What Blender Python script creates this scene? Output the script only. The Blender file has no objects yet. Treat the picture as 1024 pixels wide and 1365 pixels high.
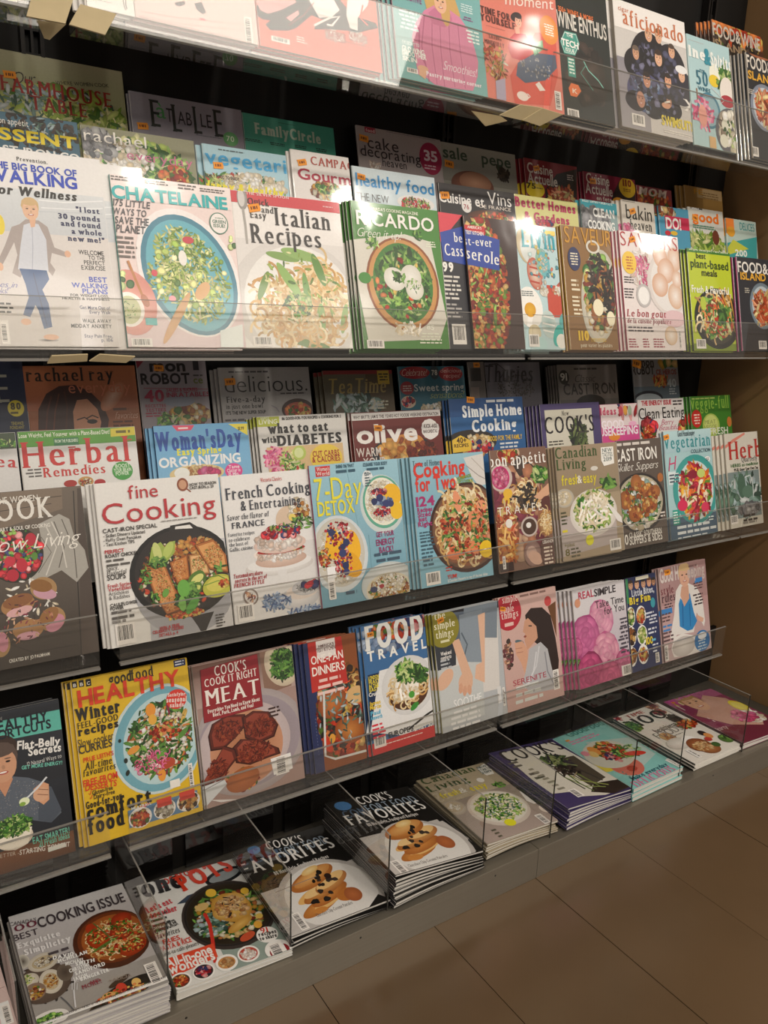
import bpy, math, random
import numpy as np
from mathutils import Vector, Matrix
from mathutils.geometry import tessellate_polygon

SC = bpy.context.scene
COL = SC.collection
rnd = random.Random(7)

# ---------------------------------------------------------------- camera
YAW, PITCH, ROLL, FPX = -0.58600, 0.24502, 0.03469, 1059.9     # focal length in pixels of a 1024 x 1365 frame
CAM = Vector((0.0, 0.0, 1.115))
_f = Vector((-math.sin(YAW)*math.cos(PITCH), math.cos(YAW)*math.cos(PITCH), -math.sin(PITCH)))
_r0 = Vector((math.cos(YAW), math.sin(YAW), 0)); _u0 = _r0.cross(_f)
CR = _r0*math.cos(ROLL) + _u0*math.sin(ROLL)
CU = -_r0*math.sin(ROLL) + _u0*math.cos(ROLL)
cam = bpy.data.objects.new('camera', bpy.data.cameras.new('camera')); COL.objects.link(cam)
cam.data.sensor_fit = 'VERTICAL'; cam.data.sensor_height = 36.0; cam.data.lens = 36.0*FPX/1365
cam.data.clip_start = 0.02
cam.matrix_world = Matrix(((CR.x, CU.x, -_f.x, CAM.x), (CR.y, CU.y, -_f.y, CAM.y), (CR.z, CU.z, -_f.z, CAM.z), (0, 0, 0, 1)))
SC.camera = cam
def ray(px, py): return _f + CR*((px-512)/FPX) + CU*((682.5-py)/FPX)

# ---------------------------------------------------------------- exposure, world, lights
SC.view_settings.view_transform = 'Standard'; SC.view_settings.look = 'None'
SC.view_settings.gamma = 1; SC.view_settings.use_curve_mapping = False
SC.view_settings.exposure = 0.25
W = bpy.data.worlds.new('shop_interior'); SC.world = W; W.use_nodes = True
W.node_tree.nodes['Background'].inputs[0].default_value = (1.0, 0.91, 0.81, 1)
W.node_tree.nodes['Background'].inputs[1].default_value = 0.27
def lamp(name, loc, power, size, aim=None, col=(1.0, 0.92, 0.82), spread=math.pi, shape='DISK', sy=None):
    d = bpy.data.lights.new(name, 'AREA'); d.shape = shape; d.size = size; d.energy = power; d.color = col; d.spread = spread
    if sy: d.size_y = sy
    o = bpy.data.objects.new(name, d); COL.objects.link(o); o.location = loc
    v = Vector(aim) - Vector(loc) if aim else Vector((0, 0, -1))
    o.rotation_euler = v.to_track_quat('-Z', 'Y').to_euler()
    return o
for i in range(7):                                   # the row of ceiling downlights along the aisle
    lamp('ceiling_downlight', (-1.08 + 1.08*i, -0.62, 2.62), 6.5, 0.09, (-1.08 + 1.08*i, 0.6, 0.6))
for i in range(3):                                   # an added row close to the rack, for glints on the top shelf covers
    lamp('added_glint_lamp', (1.1*i, 0.32, 2.62), 0.9, 0.07, (1.1*i, 1.0, 1.2))
lamp('soft_fill_light', (1.2, -1.9, 2.75), 82, 3.4, (1.1, 1.2, 0.5), shape='RECTANGLE', sy=0.8)  # broad soft fill, added to light the rack without sharp glints

# ---------------------------------------------------------------- colours and materials
def lin(c): return c/12.92 if c <= 0.04045 else ((c+0.055)/1.055)**2.4
NAMED = dict(w='efebe6', k='15130f', g='8a8680', G='4a4844', r='b8202a', R='8c1a22', o='e8791c', y='e8c81e', b='2143a0', n='1c2450',
             t='3fb5a8', T='7fc8c4', p='d8548c', P='8a2a5c', v='47386e', e='e8d9b8', c='c8b8a0', l='a8c840', d='2c6a2c', m='5a9a3a', s='9cc4d8', B='6a4428', q='c8c4c0', a='3a86c0')
_cc = {}
def hexc(h):
    if h not in _cc:
        s = NAMED.get(h, h)
        _cc[h] = tuple(lin(int(s[i:i+2], 16)/255) for i in (0, 2, 4))
    return _cc[h]
MATS = {}
def mat(name, col='808080', rough=0.5, metal=0.0, coat=0.0, coat_r=0.1, attr=False, noise=None, bump=None, spec=0.5):
    if name in MATS: return MATS[name]
    m = bpy.data.materials.new(name); m.use_nodes = True; nt = m.node_tree; b = nt.nodes['Principled BSDF']
    b.inputs['Base Color'].default_value = (*hexc(col), 1); b.inputs['Roughness'].default_value = rough; b.inputs['Metallic'].default_value = metal
    b.inputs['Coat Weight'].default_value = coat; b.inputs['Coat Roughness'].default_value = coat_r; b.inputs['Specular IOR Level'].default_value = spec
    src = None
    if attr:
        a = nt.nodes.new('ShaderNodeVertexColor'); a.layer_name = 'ink'; src = a.outputs['Color']
    if noise:                                        # (scale, amount, [stretch]) : mottled tint
        tc = nt.nodes.new('ShaderNodeTexCoord'); mp = nt.nodes.new('ShaderNodeMapping'); n = nt.nodes.new('ShaderNodeTexNoise')
        n.inputs['Scale'].default_value = noise[0]; n.inputs['Detail'].default_value = 5
        if len(noise) > 2: mp.inputs['Scale'].default_value = noise[2]
        nt.links.new(tc.outputs['Object'], mp.inputs['Vector']); nt.links.new(mp.outputs['Vector'], n.inputs['Vector'])
        mr = nt.nodes.new('ShaderNodeMapRange'); mr.inputs['To Min'].default_value = 1-noise[1]; mr.inputs['To Max'].default_value = 1+noise[1]*0.6
        mr.inputs['From Min'].default_value = 0.3; mr.inputs['From Max'].default_value = 0.7
        nt.links.new(n.outputs['Fac'], mr.inputs['Value'])
        mx = nt.nodes.new('ShaderNodeVectorMath'); mx.operation = 'SCALE'
        if src is not None: nt.links.new(src, mx.inputs[0])
        else: mx.inputs[0].default_value = hexc(col)
        nt.links.new(mr.outputs['Result'], mx.inputs['Scale']); src = mx.outputs['Vector']
    if src is not None: nt.links.new(src, b.inputs['Base Color'])
    if bump:                                         # (scale, strength, distance)
        g = nt.nodes.new('ShaderNodeNewGeometry'); n2 = nt.nodes.new('ShaderNodeTexNoise'); n2.inputs['Scale'].default_value = bump[0]; n2.inputs['Detail'].default_value = 1.5
        nt.links.new(g.outputs['Position'], n2.inputs['Vector'])
        bp = nt.nodes.new('ShaderNodeBump'); bp.inputs['Strength'].default_value = bump[1]; bp.inputs['Distance'].default_value = bump[2]
        nt.links.new(n2.outputs['Fac'], bp.inputs['Height']); nt.links.new(bp.outputs['Normal'], b.inputs['Normal']); nt.links.new(bp.outputs['Normal'], b.inputs['Coat Normal'])
    MATS[name] = m; return m
M_INK = mat('printed_glossy_paper', rough=0.42, coat=0.5, coat_r=0.09, attr=True, noise=(260, 0.04), bump=(9, 0.5, 0.004))
M_FLAT = mat('solid_ink_glossy_paper', rough=0.42, coat=0.5, coat_r=0.09, attr=True, bump=(9, 0.5, 0.004))
M_MATTE = mat('printed_matte_paper', rough=0.55, attr=True)
M_PAGE = mat('page_edges', 'd8d4cc', rough=0.8, noise=(1.0, 0.28, (3, 3, 2600)))
M_BLACK = mat('black_board', '0d0b09', rough=0.55, spec=0.3)
M_DKGLOSS = mat('dark_smoked_acrylic', '0e0c0b', rough=0.06, spec=0.5)
M_STEEL = mat('brushed_steel', '8e877a', rough=0.38, metal=0.6, noise=(3, 0.05, (1, 1, 60)))
M_RACK = mat('black_rack_metal', '1a1715', rough=0.45, metal=0.3)
M_CARD = mat('buff_cardboard', 'b9a883', rough=0.75, noise=(40, 0.06))
M_WALL = mat('brown_painted_wall', '8a6b48', rough=0.5, noise=(5, 0.05), bump=(120, 0.15, 0.001))
M_FLOOR = mat('brown_floor_tile', '64503a', rough=0.22, spec=1.0, noise=(3.5, 0.10), bump=(60, 0.08, 0.001))
M_JOINT = mat('dark_grout', '1e160f', rough=0.9)
def acrylic(name, tint, gloss, rough=0.02, haze=0.0):
    m = bpy.data.materials.new(name); m.use_nodes = True; nt = m.node_tree; nt.nodes.clear()
    out = nt.nodes.new('ShaderNodeOutputMaterial'); tr = nt.nodes.new('ShaderNodeBsdfTransparent'); gl = nt.nodes.new('ShaderNodeBsdfGlossy'); mx = nt.nodes.new('ShaderNodeMixShader')
    fr = nt.nodes.new('ShaderNodeFresnel'); fr.inputs['IOR'].default_value = 1.49
    tr.inputs['Color'].default_value = (*tint, 1); gl.inputs['Roughness'].default_value = rough; gl.inputs['Color'].default_value = (gloss, gloss, gloss, 1)
    ge = nt.nodes.new('ShaderNodeNewGeometry'); inv = nt.nodes.new('ShaderNodeMath'); inv.operation = 'SUBTRACT'; inv.inputs[0].default_value = 1.0; mu = nt.nodes.new('ShaderNodeMath'); mu.operation = 'MULTIPLY'
    nt.links.new(ge.outputs['Backfacing'], inv.inputs[1]); nt.links.new(inv.outputs[0], mu.inputs[0]); nt.links.new(fr.outputs['Fac'], mu.inputs[1]); nt.links.new(mu.outputs[0], mx.inputs['Fac'])   # light leaves the far face of the thin sheet unreflected
    nt.links.new(tr.outputs[0], mx.inputs[1]); nt.links.new(gl.outputs[0], mx.inputs[2])
    last = mx.outputs[0]
    if haze:
        df = nt.nodes.new('ShaderNodeBsdfDiffuse'); df.inputs['Color'].default_value = (0.75, 0.72, 0.68, 1); m2 = nt.nodes.new('ShaderNodeMixShader'); m2.inputs['Fac'].default_value = haze
        nt.links.new(last, m2.inputs[1]); nt.links.new(df.outputs[0], m2.inputs[2]); last = m2.outputs[0]
    nt.links.new(last, out.inputs['Surface']); MATS[name] = m; return m
M_ACR = acrylic('clear_acrylic', (0.95, 0.945, 0.93), 1.0, 0.02, 0.018)
M_ACR_EDGE = acrylic('clear_acrylic_edge', (0.55, 0.55, 0.52), 0.9, 0.1, 0.25)
M_DARK_EDGE = mat('dark_cut_acrylic_edge', '2a2a26', 0.2)

# ---------------------------------------------------------------- mesh helpers
def link(name, me, m, parent=None, mats=None):
    o = bpy.data.objects.new(name, me); COL.objects.link(o)
    if not me.materials:
        for q in (mats or [m]): me.materials.append(q)
    if parent is not None: o.parent = parent
    return o
def tag(o, label=None, cat=None, group=None, kind=None):
    if label: o['label'] = label
    if cat: o['category'] = cat
    if group: o['group'] = group
    if kind: o['kind'] = kind
    return o
def mesh(name, v, f, ink=None):
    me = bpy.data.meshes.new(name); me.from_pydata(v, [], f); me.update()
    if ink is not None:
        a = me.color_attributes.new('ink', 'FLOAT_COLOR', 'POINT')
        arr = np.ones((len(v), 4), np.float32); arr[:, :3] = ink; a.data.foreach_set('color', arr.ravel())
    return me
def boxvf(x0, x1, y0, y1, z0, z1, base=0):
    v = [(x0,y0,z0),(x1,y0,z0),(x1,y1,z0),(x0,y1,z0),(x0,y0,z1),(x1,y0,z1),(x1,y1,z1),(x0,y1,z1)]
    f = [(0,3,2,1),(4,5,6,7),(0,1,5,4),(1,2,6,5),(2,3,7,6),(3,0,4,7)]
    return v, [tuple(i+base for i in q) for q in f]
def boxes(name, lst, m, parent=None, bev=0.0):
    V, F = [], []
    for b in lst:
        v, f = boxvf(*b, base=len(V)); V += v; F += f
    o = link(name, mesh(name, V, F), m, parent)
    if bev:
        md = o.modifiers.new('bevel', 'BEVEL'); md.width = bev; md.segments = 2; md.limit_method = 'ANGLE'
    return o
def extrude_x(name, prof, x0, x1, m, parent=None, thick=0.003):
    """an open profile in (y, z), thickened and extruded along x"""
    n = len(prof); P = [Vector(p) for p in prof]; off = []
    for i in range(n):
        a = P[max(i-1, 0)]; b = P[min(i+1, n-1)]
        d0 = (P[i]-a).normalized() if i else (b-P[i]).normalized(); d1 = (b-P[i]).normalized() if i < n-1 else d0
        n0 = Vector((-d0.y, d0.x)); n1 = Vector((-d1.y, d1.x)); k = (n0+n1).normalized(); c = max(k.dot(n0), 0.4)
        off.append(P[i] + k*(thick/c))
    ring = P + off[::-1]; V = [(x0, q.x, q.y) for q in ring] + [(x1, q.x, q.y) for q in ring]; N = len(ring); F = []
    for i in range(N): F.append((i, (i+1) % N, N+(i+1) % N, N+i))
    for i in range(n-1):
        F.append((i, N-1-i, N-2-i, i+1)); F.append((N+i, N+i+1, N+N-2-i, N+N-1-i))
    return link(name, mesh(name, V, F), m, parent)

# ---------------------------------------------------------------- lettering: glyphs taken once from the built-in font
GL = {}
CHARS = "ABCDEFGHIJKLMNOPQRSTUVWXYZabcdefghijklmnopqrstuvwxyz0123456789&!?.,'\"-:+/%()*#$" + "éÉèàÎâêô"
WEIGHT = {'l': -0.012, 's': 0.0, 'b': 0.018, 'k': 0.030}
def build_glyphs():
    tmp = []
    for wk, off in WEIGHT.items():
        for ch in CHARS:
            if wk in 'lk' and ch in "éÉèàÎâêô": pass
            c = bpy.data.curves.new('glyph', 'FONT'); c.body = ch; c.size = 1; c.resolution_u = 3; c.offset = off; c.fill_mode = 'FRONT'
            o = bpy.data.objects.new('glyph', c); COL.objects.link(o); tmp.append((wk, ch, o, c))
    bpy.context.view_layer.update(); dg = bpy.context.evaluated_depsgraph_get()
    for wk, ch, o, c in tmp:
        me = o.evaluated_get(dg).to_mesh(); n = len(me.vertices)
        v = np.zeros(n*3, np.float32); me.vertices.foreach_get('co', v); v = v.reshape(-1, 3)[:, :2].copy()
        me.calc_loop_triangles(); t = np.zeros(len(me.loop_triangles)*3, np.int32); me.loop_triangles.foreach_get('vertices', t)
        GL[wk, ch] = (v, t.reshape(-1, 3)); o.evaluated_get(dg).to_mesh_clear()
    for wk, ch, o, c in tmp: bpy.data.objects.remove(o); bpy.data.curves.remove(c)
    for wk in WEIGHT:
        H = GL[wk, 'H'][0][:, 1].max()
        for ch in CHARS:
            v, t = GL[wk, ch]
            if len(v):
                v = v/H; x0 = v[:, 0].min(); v[:, 0] -= x0; GL[wk, ch] = (v, t, float(v[:, 0].max()))
            else: GL[wk, ch] = (v, t, 0.4)
build_glyphs()
# feet and heads of the stems that carry serifs: (fraction of glyph width, level: 0 base, 1 cap height, x x-height)
SERIF = {'A':'.06 0 .94 0','B':'.1 0 .1 1','D':'.1 0 .1 1','E':'.1 0 .1 1','F':'.1 0 .1 1','H':'.08 0 .08 1 .92 0 .92 1','I':'.5 0 .5 1','K':'.08 0 .08 1 .9 0 .85 1','L':'.1 0 .1 1',
 'M':'.07 0 .07 1 .93 0 .93 1','N':'.08 0 .08 1 .92 1','P':'.1 0 .1 1','R':'.1 0 .1 1 .92 0','T':'.5 0','U':'.1 1 .9 1','V':'.06 1 .94 1','W':'.05 1 .95 1','X':'.08 0 .92 0 .08 1 .92 1','Y':'.5 0 .06 1 .94 1',
 'h':'.1 0 .1 1 .9 0','i':'.5 0 .3 x','k':'.1 0 .1 1 .9 0','l':'.5 0 .3 1','m':'.06 0 .5 0 .94 0 .06 x','n':'.1 0 .1 x .9 0','r':'.2 0 .2 x','f':'.4 0','p':'.1 x','u':'.1 x .8 x .9 0','v':'.06 x .94 x','w':'.05 x .95 x','x':'.08 0 .92 0 .08 x .92 x','y':'.06 x .94 x','b':'.05 1','d':'.9 1 .95 0','a':'.95 0','1':'.5 0','q':'.9 x'}
XH = 0.73
def shape_text(s, st):
    """returns verts (N,2), tris, layer index per vertex, total width; cap height = 1"""
    wk = {'s':'s','b':'b','k':'k','l':'l','i':'s','j':'b','r':'s','R':'b','I':'s','J':'b','c':'l','C':'s'}[st]
    serif = st in 'rRIJ'; slant = 0.22 if st in 'ijIJ' else (0.38 if st in 'cC' else 0)
    gap = {'k': .07, 'b': .10, 's': .14, 'l': .16}[wk] + (.10 if serif else 0) - (.06 if st in 'cC' else 0)
    V, T, Lr = [], [], []; x = 0; nv = 0
    if serif and wk == 's': wk = 'l'
    for ch in s:
        if ch == ' ' or (wk, ch) not in GL: x += 0.42; continue
        v, t, w = GL[wk, ch]
        if serif:
            d = 0.055 if st in 'rI' else 0.07
            for k, sh in enumerate((-d, 0, d)):
                V.append(v*(1, 1)+(x+sh+d, 0)); T.append(t+nv); Lr.append(np.full(len(v), k)); nv += len(v)
            q = SERIF.get(ch, '').split(); hw = 0.17 if st in 'rI' else 0.2; ht = 0.05 if st in 'rI' else 0.07
            for i in range(0, len(q), 2):
                cx = x + d + float(q[i])*w; lv = {'0': 0.0, '1': 1.0, 'x': XH}[q[i+1]]
                if ch in 'bdhkl' and lv == 1: lv = 1.04
                y0, y1 = (0, ht) if lv == 0 else (lv-ht, lv)
                V.append(np.array([(cx-hw, y0), (cx+hw, y0), (cx+hw, y1), (cx-hw, y1)])); T.append(np.array([(0, 1, 2), (0, 2, 3)])+nv); Lr.append(np.full(4, 3)); nv += 4
            x += w + 2*d + gap
        else:
            V.append(v+(x, 0)); T.append(t+nv); Lr.append(np.zeros(len(v))); nv += len(v); x += w+gap
    if not V: return None
    V = np.concatenate(V); T = np.concatenate(T); Lr = np.concatenate(Lr)
    V[:, 0] += V[:, 1]*slant; V[:, 0] -= V[:, 0].min()
    return V, T, Lr, float(V[:, 0].max())

# ---------------------------------------------------------------- magazines
# crops of the survey photograph in which the artwork below was measured: origin x, y and scale
VIEWS = {'A0':(0,0,2.926),'A1':(340,0,2.926),'A2':(680,0,2.977),'A3':(0,200,2.926),'A4':(300,220,2.926),'A5':(640,200,2.667),'A6':(600,100,3.938),
 'B0':(0,460,2.926),'B1':(300,460,2.926),'B2':(640,460,2.667),'B3':(0,620,2.926),'B4':(300,600,2.926),'B5':(640,640,2.667),
 'C0':(0,840,2.926),'C1':(240,820,2.56),'C2':(0,1065,2.56),'C3':(340,1020,2.56),'C4':(624,880,2.56),
 'D0':(824,0,5.12),'D1':(824,440,5.12),'D2':(824,680,5.12),'D3':(824,860,5.12),'E0':(0,1180,4.267),'E1':(150,1060,3.938),'E2':(540,940,5.12),'E3':(740,880,5.12),'E4':(0,860,3.938),'E5':(660,840,3.938),'E6':(440,900,3.938),'E7':(0,1080,3.938),'E8':(440,1080,3.938),'E9':(100,720,3.938),'Z':(0,0,1)}
TILT = math.radians(13.5)
Y0 = 1.18
# row: base y, base z, tilt
ROWS = {'1f':(1.185,1.487),'1m':(1.285,1.56),'2f':(Y0,1.055),'2m':(Y0+.10,1.127),'2b':(Y0+.20,1.210),
        '3f':(Y0,0.596),'3m':(Y0+.10,0.674),'3b':(Y0+.20,0.768),'4f':(Y0,0.262)}
PAL = {'green':['3c7a2a','6aa83a','2a5a20','9cc860','c8d890'],'salad':['4a8a2e','88b848','c8d080','e8e4b0','2f6a28','b83a2a'],'courg':['8fae3c','c3cf7a','6d8f2c','e6e3a8','4d7a26','a9bf55','d8d890'],
 'pasta':['e0c088','d0a868','e8d0a0','c89858','eadcb8'],'cass':['a8301c','c85a28','7a1e12','d89a50','e8c078','6a8a30'],'meat':['6e2416','8c3420','542018','a04a2c','7c2c1c'],
 'berry':['b81c2c','d8303c','8c1420','2c3468','e8a0a0'],'cream':['f0e8d8','e4d8c0','fcf8f0','d8c8a8'],'root':['8a3a4c','b87a5a','d8b090','6a3038','c89070','4a3a34'],
 'chick':['b0642a','c8843c','8c4420','d8a050','a05028','e0b870'],'beet':['b8203c','d83c50','e8742c','f0b030','f4e0c0','8c1428','5a8a30'],'rose':['d85c88','e888a8','c84474','f0a8bc','e070a0','b83868'],
 'pav':['f4e8e0','e8d4c8','fcf4f0','dcc4b4'],'fruit':['f0b820','e8a018','f8d860','b02030','28305c','e8e0d0'],'shrimp':['d87048','e8a078','b84a28','e8d098','c8b070','8a3a1c'],
 'salm':['d8904c','c8743c','e8b078','b0602c','dca058'],'pan':['b87830','d09848','e0b870','8c5020','3a2418'],'oyst':['c8c0b0','e8e4d8','988c7c','706050','b0a890'],'dark':['2a2420','3a302a','1c1814','4a3c34'],'tom':['b83418','d85428','8c2010','e88848','4a6a20','e0c060'],
 'aspar':['4a5c38','2c3828','6a7c48','38303c','8a9460'],'mix':['a86838','4a7a34','d8b878','7a3020','e0d8c0','c89838'],'herbg':['486858','6a8a78','8aa8a0','a8bcc0','c8d0d0','385048'],'blue':['6c86a8','8ca0c0','4a608c','a8b8d0'],
 'cloth':['b8b4ac','8c8880','d0ccc4','6c6860'],'bread':['c89860','e0c08c','a87040','d8b080'],'egg':['8cc0d0','e8e0d0','58a8b8','d07860','e8d060','c8e0e0'],'spice':['8c4a2c','5a7a34','c84a2c','e8e0c0','3c2c24'],
 'grey':['7c7c80','98989c','606468','b0b0b0'],'leafy':['3a6a2c','5a8c3c','78a84c','2a4a20'],'onion':['8c2c4c','4a7a30','d8b058','e8e0c8','a84028','386028','c87838'],'crowd':['3a3c54','1c1c24','585a78','2a2a34','7c7c98']}

class Cover:
    def __init__(s, M, w, h, base):
        s.M = M; s.Mi = M.inverted(); s.w = w; s.h = h; s.z = 0.0004; s.V = (0, 0, 1); s.sticker = []
        s.buf = {k: ([], [], [], 0) for k in ('masthead', 'cover_lines', 'cover_picture', 'barcode')}; s.cnt = {k: 0 for k in s.buf}
        s.n = M.to_3x3() @ Vector((0, 0, 1)); s.o = M.translation.copy(); s.title = 0; s.rs = random.Random(11)
    def px(s, x, y):
        """a point measured in the photo, carried onto the plane of this cover"""
        x = s.V[0]+x/s.V[2]; y = s.V[1]+y/s.V[2]; d = ray(x, y); t = (s.o-CAM).dot(s.n)/d.dot(s.n); p = s.Mi @ (CAM+d*t); return p.x, p.y
    def add(s, k, v, t, c):
        v = np.asarray(v, float); n = len(v)
        if v.shape[1] == 2: v = np.column_stack([v, np.full(n, s.z)])
        # keep the print on its sheet
        v[:, 0] = np.clip(v[:, 0], 0.0005, s.w-0.0005); v[:, 1] = np.clip(v[:, 1], 0.0005, s.h-0.0005)
        c = np.asarray(c, float)
        if c.ndim == 1: c = np.tile(c, (n, 1))
        V, T, C, _ = s.buf[k]; V.append(v); T.append(np.asarray(t)+s.cnt[k]); C.append(c); s.cnt[k] += n; s.z += 3e-6
    def poly(s, k, pts, col):
        tr = tessellate_polygon([[Vector((x, y, 0)) for x, y in pts]]); 
        if len(tr): s.add(k, pts, tr, hexc(col) if isinstance(col, str) else col)
    def ell(s, k, cx, cy, a, b, col, n=28, wob=0, edge=None, rot=0):
        th = np.arange(n)*2*math.pi/n; r = 1+wob*np.array([s.rs.uniform(-1, 1) for _ in range(n)])
        x = np.cos(th)*a*r; y = np.sin(th)*b*r; cr, sr = math.cos(rot), math.sin(rot)
        v = np.vstack([[cx, cy], np.column_stack([cx+x*cr-y*sr, cy+x*sr+y*cr])]); c = np.array(hexc(col) if isinstance(col, str) else col)
        e = c if edge is None else np.array(hexc(edge) if isinstance(edge, str) else edge)
        C = np.vstack([c, np.tile(e, (n, 1))]); s.add(k, v, [(0, i+1, (i+1) % n+1) for i in range(n)], C)
    def line(s, k, pts, w, col, taper=False):
        P = np.array(pts, float); n = len(P); d = np.gradient(P, axis=0); d /= np.maximum(np.linalg.norm(d, axis=1, keepdims=True), 1e-9); nn = np.column_stack([-d[:, 1], d[:, 0]])*w/2
        if taper: nn = nn*np.linspace(1, .15, n)[:, None]
        v = np.vstack([P+nn, P-nn]); t = []
        for i in range(n-1): t += [(i, i+n, i+1), (i+1, i+n, i+n+1)]
        s.add(k, v, t, hexc(col) if isinstance(col, str) else col)
    def rx(s, x, y, a): p = s.px(x, y); q = s.px(x+a, y); return math.hypot(q[0]-p[0], q[1]-p[1])
    def ry(s, x, y, a): p = s.px(x, y); q = s.px(x, y-a); return abs(q[1]-p[1]) if abs(s.M[2][1]) > .5 else math.hypot(q[0]-p[0], q[1]-p[1])
    def text(s, a, txt):
        x0, y0, x1, y1, h = map(float, a[:5]); col, st = a[5], a[6]
        A = s.px(x0, y0); B = s.px(x1, y1); hh = abs(s.px(x0, y0-h)[1]-A[1])
        if h < 0: hh = abs(s.px(x0, y0+h)[1]-A[1])
        g = shape_text(txt, st)
        if g is None: return
        V, T, Lr, w = g; W_ = math.hypot(B[0]-A[0], B[1]-A[1]); an = math.atan2(B[1]-A[1], B[0]-A[0])
        if abs(an) < 0.10: an = 0
        ca, sa = math.cos(an), math.sin(an); X = V[:, 0]*W_/w; Yv = V[:, 1]*hh
        y_0 = (A[1]+B[1])/2 if an == 0 else A[1]
        P = np.column_stack([A[0]+X*ca-Yv*sa, y_0+X*sa+Yv*ca, s.z+Lr*1.5e-6])
        s.title += 1; s.add('masthead' if s.title <= 2 and 'm' not in a[7:] else 'cover_lines', P, T, hexc(col)); s.z -= 1e-6
    def food(s, a):
        kind = a[0]; n = int(a[1]); size = float(a[2]); k_ = .62 if n >= 10 else 1; n = int(n*(2.4 if n >= 10 else 1)); size *= k_; cx, cy, rx, ry = map(float, a[3:7]); pal = [np.array(hexc(c)) for c in PAL[a[7]]]
        R = random.Random(int(a[8]) if len(a) > 8 else 5); o = s.px(cx, cy); A = s.rx(cx, cy, rx); B = s.ry(cx, cy, ry); sz = s.rx(cx, cy, size); zb = s.z
        lay = min(n, 48); top = zb
        for i in range(n):
            top = max(top, s.z); s.z = zb + 2.2e-6*(i*lay//n) + 0.4e-6*(i % 3)      # thin overprinted layers
            th = R.uniform(0, 2*math.pi); r = math.sqrt(R.random())*.93; x = o[0]+A*r*math.cos(th); y = o[1]+B*r*math.sin(th)
            c = pal[R.randrange(len(pal))]*R.uniform(.75, 1.15); q = R.uniform(0, math.pi); k = sz*R.uniform(.6, 1.3)
            s.rs = R
            if kind == 'blob': s.ell('cover_picture', x, y, k, k*R.uniform(.6, 1), np.clip(c*1.15, 0, 1), 8, .22, c*.62, q)
            elif kind == 'leaf': s.ell('cover_picture', x, y, k*1.3, k*R.uniform(.3, .5), np.clip(c*1.15, 0, 1), 7, .18, c*.7, q)
            elif kind == 'slice': s.ell('cover_picture', x, y, k, k*R.uniform(.75, 1), np.clip(c*1.2, 0, 1), 12, .04, c*.85, q); s.ell('cover_picture', x, y, k*.7, k*.55, np.clip(c*1.35+.03, 0, 1), 10, .08, None, q)
            elif kind == 'noodle':
                ph = R.uniform(0, 6); cv = R.uniform(1.2, 3.2); L = k*2.2; pts = []; xx, yy, aa = x, y, ph
                for j in range(8): pts.append((xx, yy)); xx += L/7*math.cos(aa); yy += L/7*math.sin(aa); aa += cv/7*1.3
                s.line('cover_picture', pts, sz*.28, c)
            elif kind == 'strip':
                s.line('cover_picture', [(x-k*math.cos(q), y-k*math.sin(q)), (x, y+k*.1), (x+k*math.cos(q), y+k*math.sin(q))], sz*.45, c)
        s.z = max(top, s.z)+2e-6
    def run(s, src):
        first, last, v = [], [], 'V Z'                 # the picture is printed first, the lettering over it
        for ln in (q.strip() for q in src.strip().splitlines()):
            if ln[:2] == 'V ': v = ln; first.append(ln)
            elif ln[:2] in ('T ', 'L '): last += [v, ln]
            elif ln: first.append(ln)
        for ln in first+last:
            head, _, txt = ln.partition('|'); a = head.split(); op = a[0]; a = a[1:]
            if op == 'V': s.V = VIEWS[a[0]]
            elif op == 'T': s.text(a, txt)
            elif op == 'B':
                u0, v0, u1, v1 = map(float, a[1:5]); u0 *= s.w; u1 *= s.w; v0, v1 = s.h*(1-v0), s.h*(1-v1)
                c = np.array(hexc(a[0])); c2 = np.array(hexc(a[5])) if len(a) > 5 else c
                s.add('cover_picture', [(u0, v1), (u1, v1), (u1, v0), (u0, v0)], [(0, 1, 2), (0, 2, 3)], np.array([c2, c2, c, c]))
            elif op == 'Q': p = list(map(float, a[1:])); s.poly('cover_picture', [s.px(p[i], p[i+1]) for i in range(0, len(p), 2)], a[0])
            elif op == 'K':        # a chunk of food: dark rim, lighter body
                p = list(map(float, a[2:])); P = [s.px(p[i], p[i+1]) for i in range(0, len(p), 2)]; cx = sum(q[0] for q in P)/len(P); cy = sum(q[1] for q in P)/len(P)
                s.poly('cover_picture', [(cx+(x-cx)*1.09, cy+(y-cy)*1.07-.0008) for x, y in P], np.array(hexc(a[0]))*.3); s.poly('cover_picture', P, np.array(hexc(a[0]))*.75)
                s.poly('cover_picture', [(cx+(x-cx)*.86, cy+(y-cy)*.88) for x, y in P], hexc(a[1]))
            elif op == 'X':        # upright rectangle from two corners
                x0, y0, x1, y1 = map(float, a[1:5]); p = s.px(x0, y0); q = s.px(x1, y1); s.poly('cover_picture', [(p[0], q[1]), (q[0], q[1]), (q[0], p[1]), (p[0], p[1])], a[0])
            elif op == 'E':
                cx, cy, rx, ry = map(float, a[1:5]); o = s.px(cx, cy); s.ell('cover_picture', o[0], o[1], s.rx(cx, cy, rx), s.ry(cx, cy, ry), a[0], 30, float(a[5]) if len(a) > 5 else 0, a[6] if len(a) > 6 else None)
            elif op == 'N':        # turned ellipse, optional rim colour
                cx, cy, rx, ry = map(float, a[1:5]); o = s.px(cx, cy); s.ell('cover_picture', o[0], o[1], s.rx(cx, cy, rx), s.ry(cx, cy, ry), a[0], 34, 0, a[6] if len(a) > 6 else None, math.radians(float(a[5])))
            elif op == 'P':
                w = s.rx(float(a[2]), float(a[3]), float(a[1])); p = list(map(float, a[2:])); s.line('cover_picture', [s.px(p[i], p[i+1]) for i in range(0, len(p), 2)], w, a[0])
            elif op == 'F': s.food(a)
            elif op == 'L':        # copy too small to read: rows of word-length bars
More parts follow.
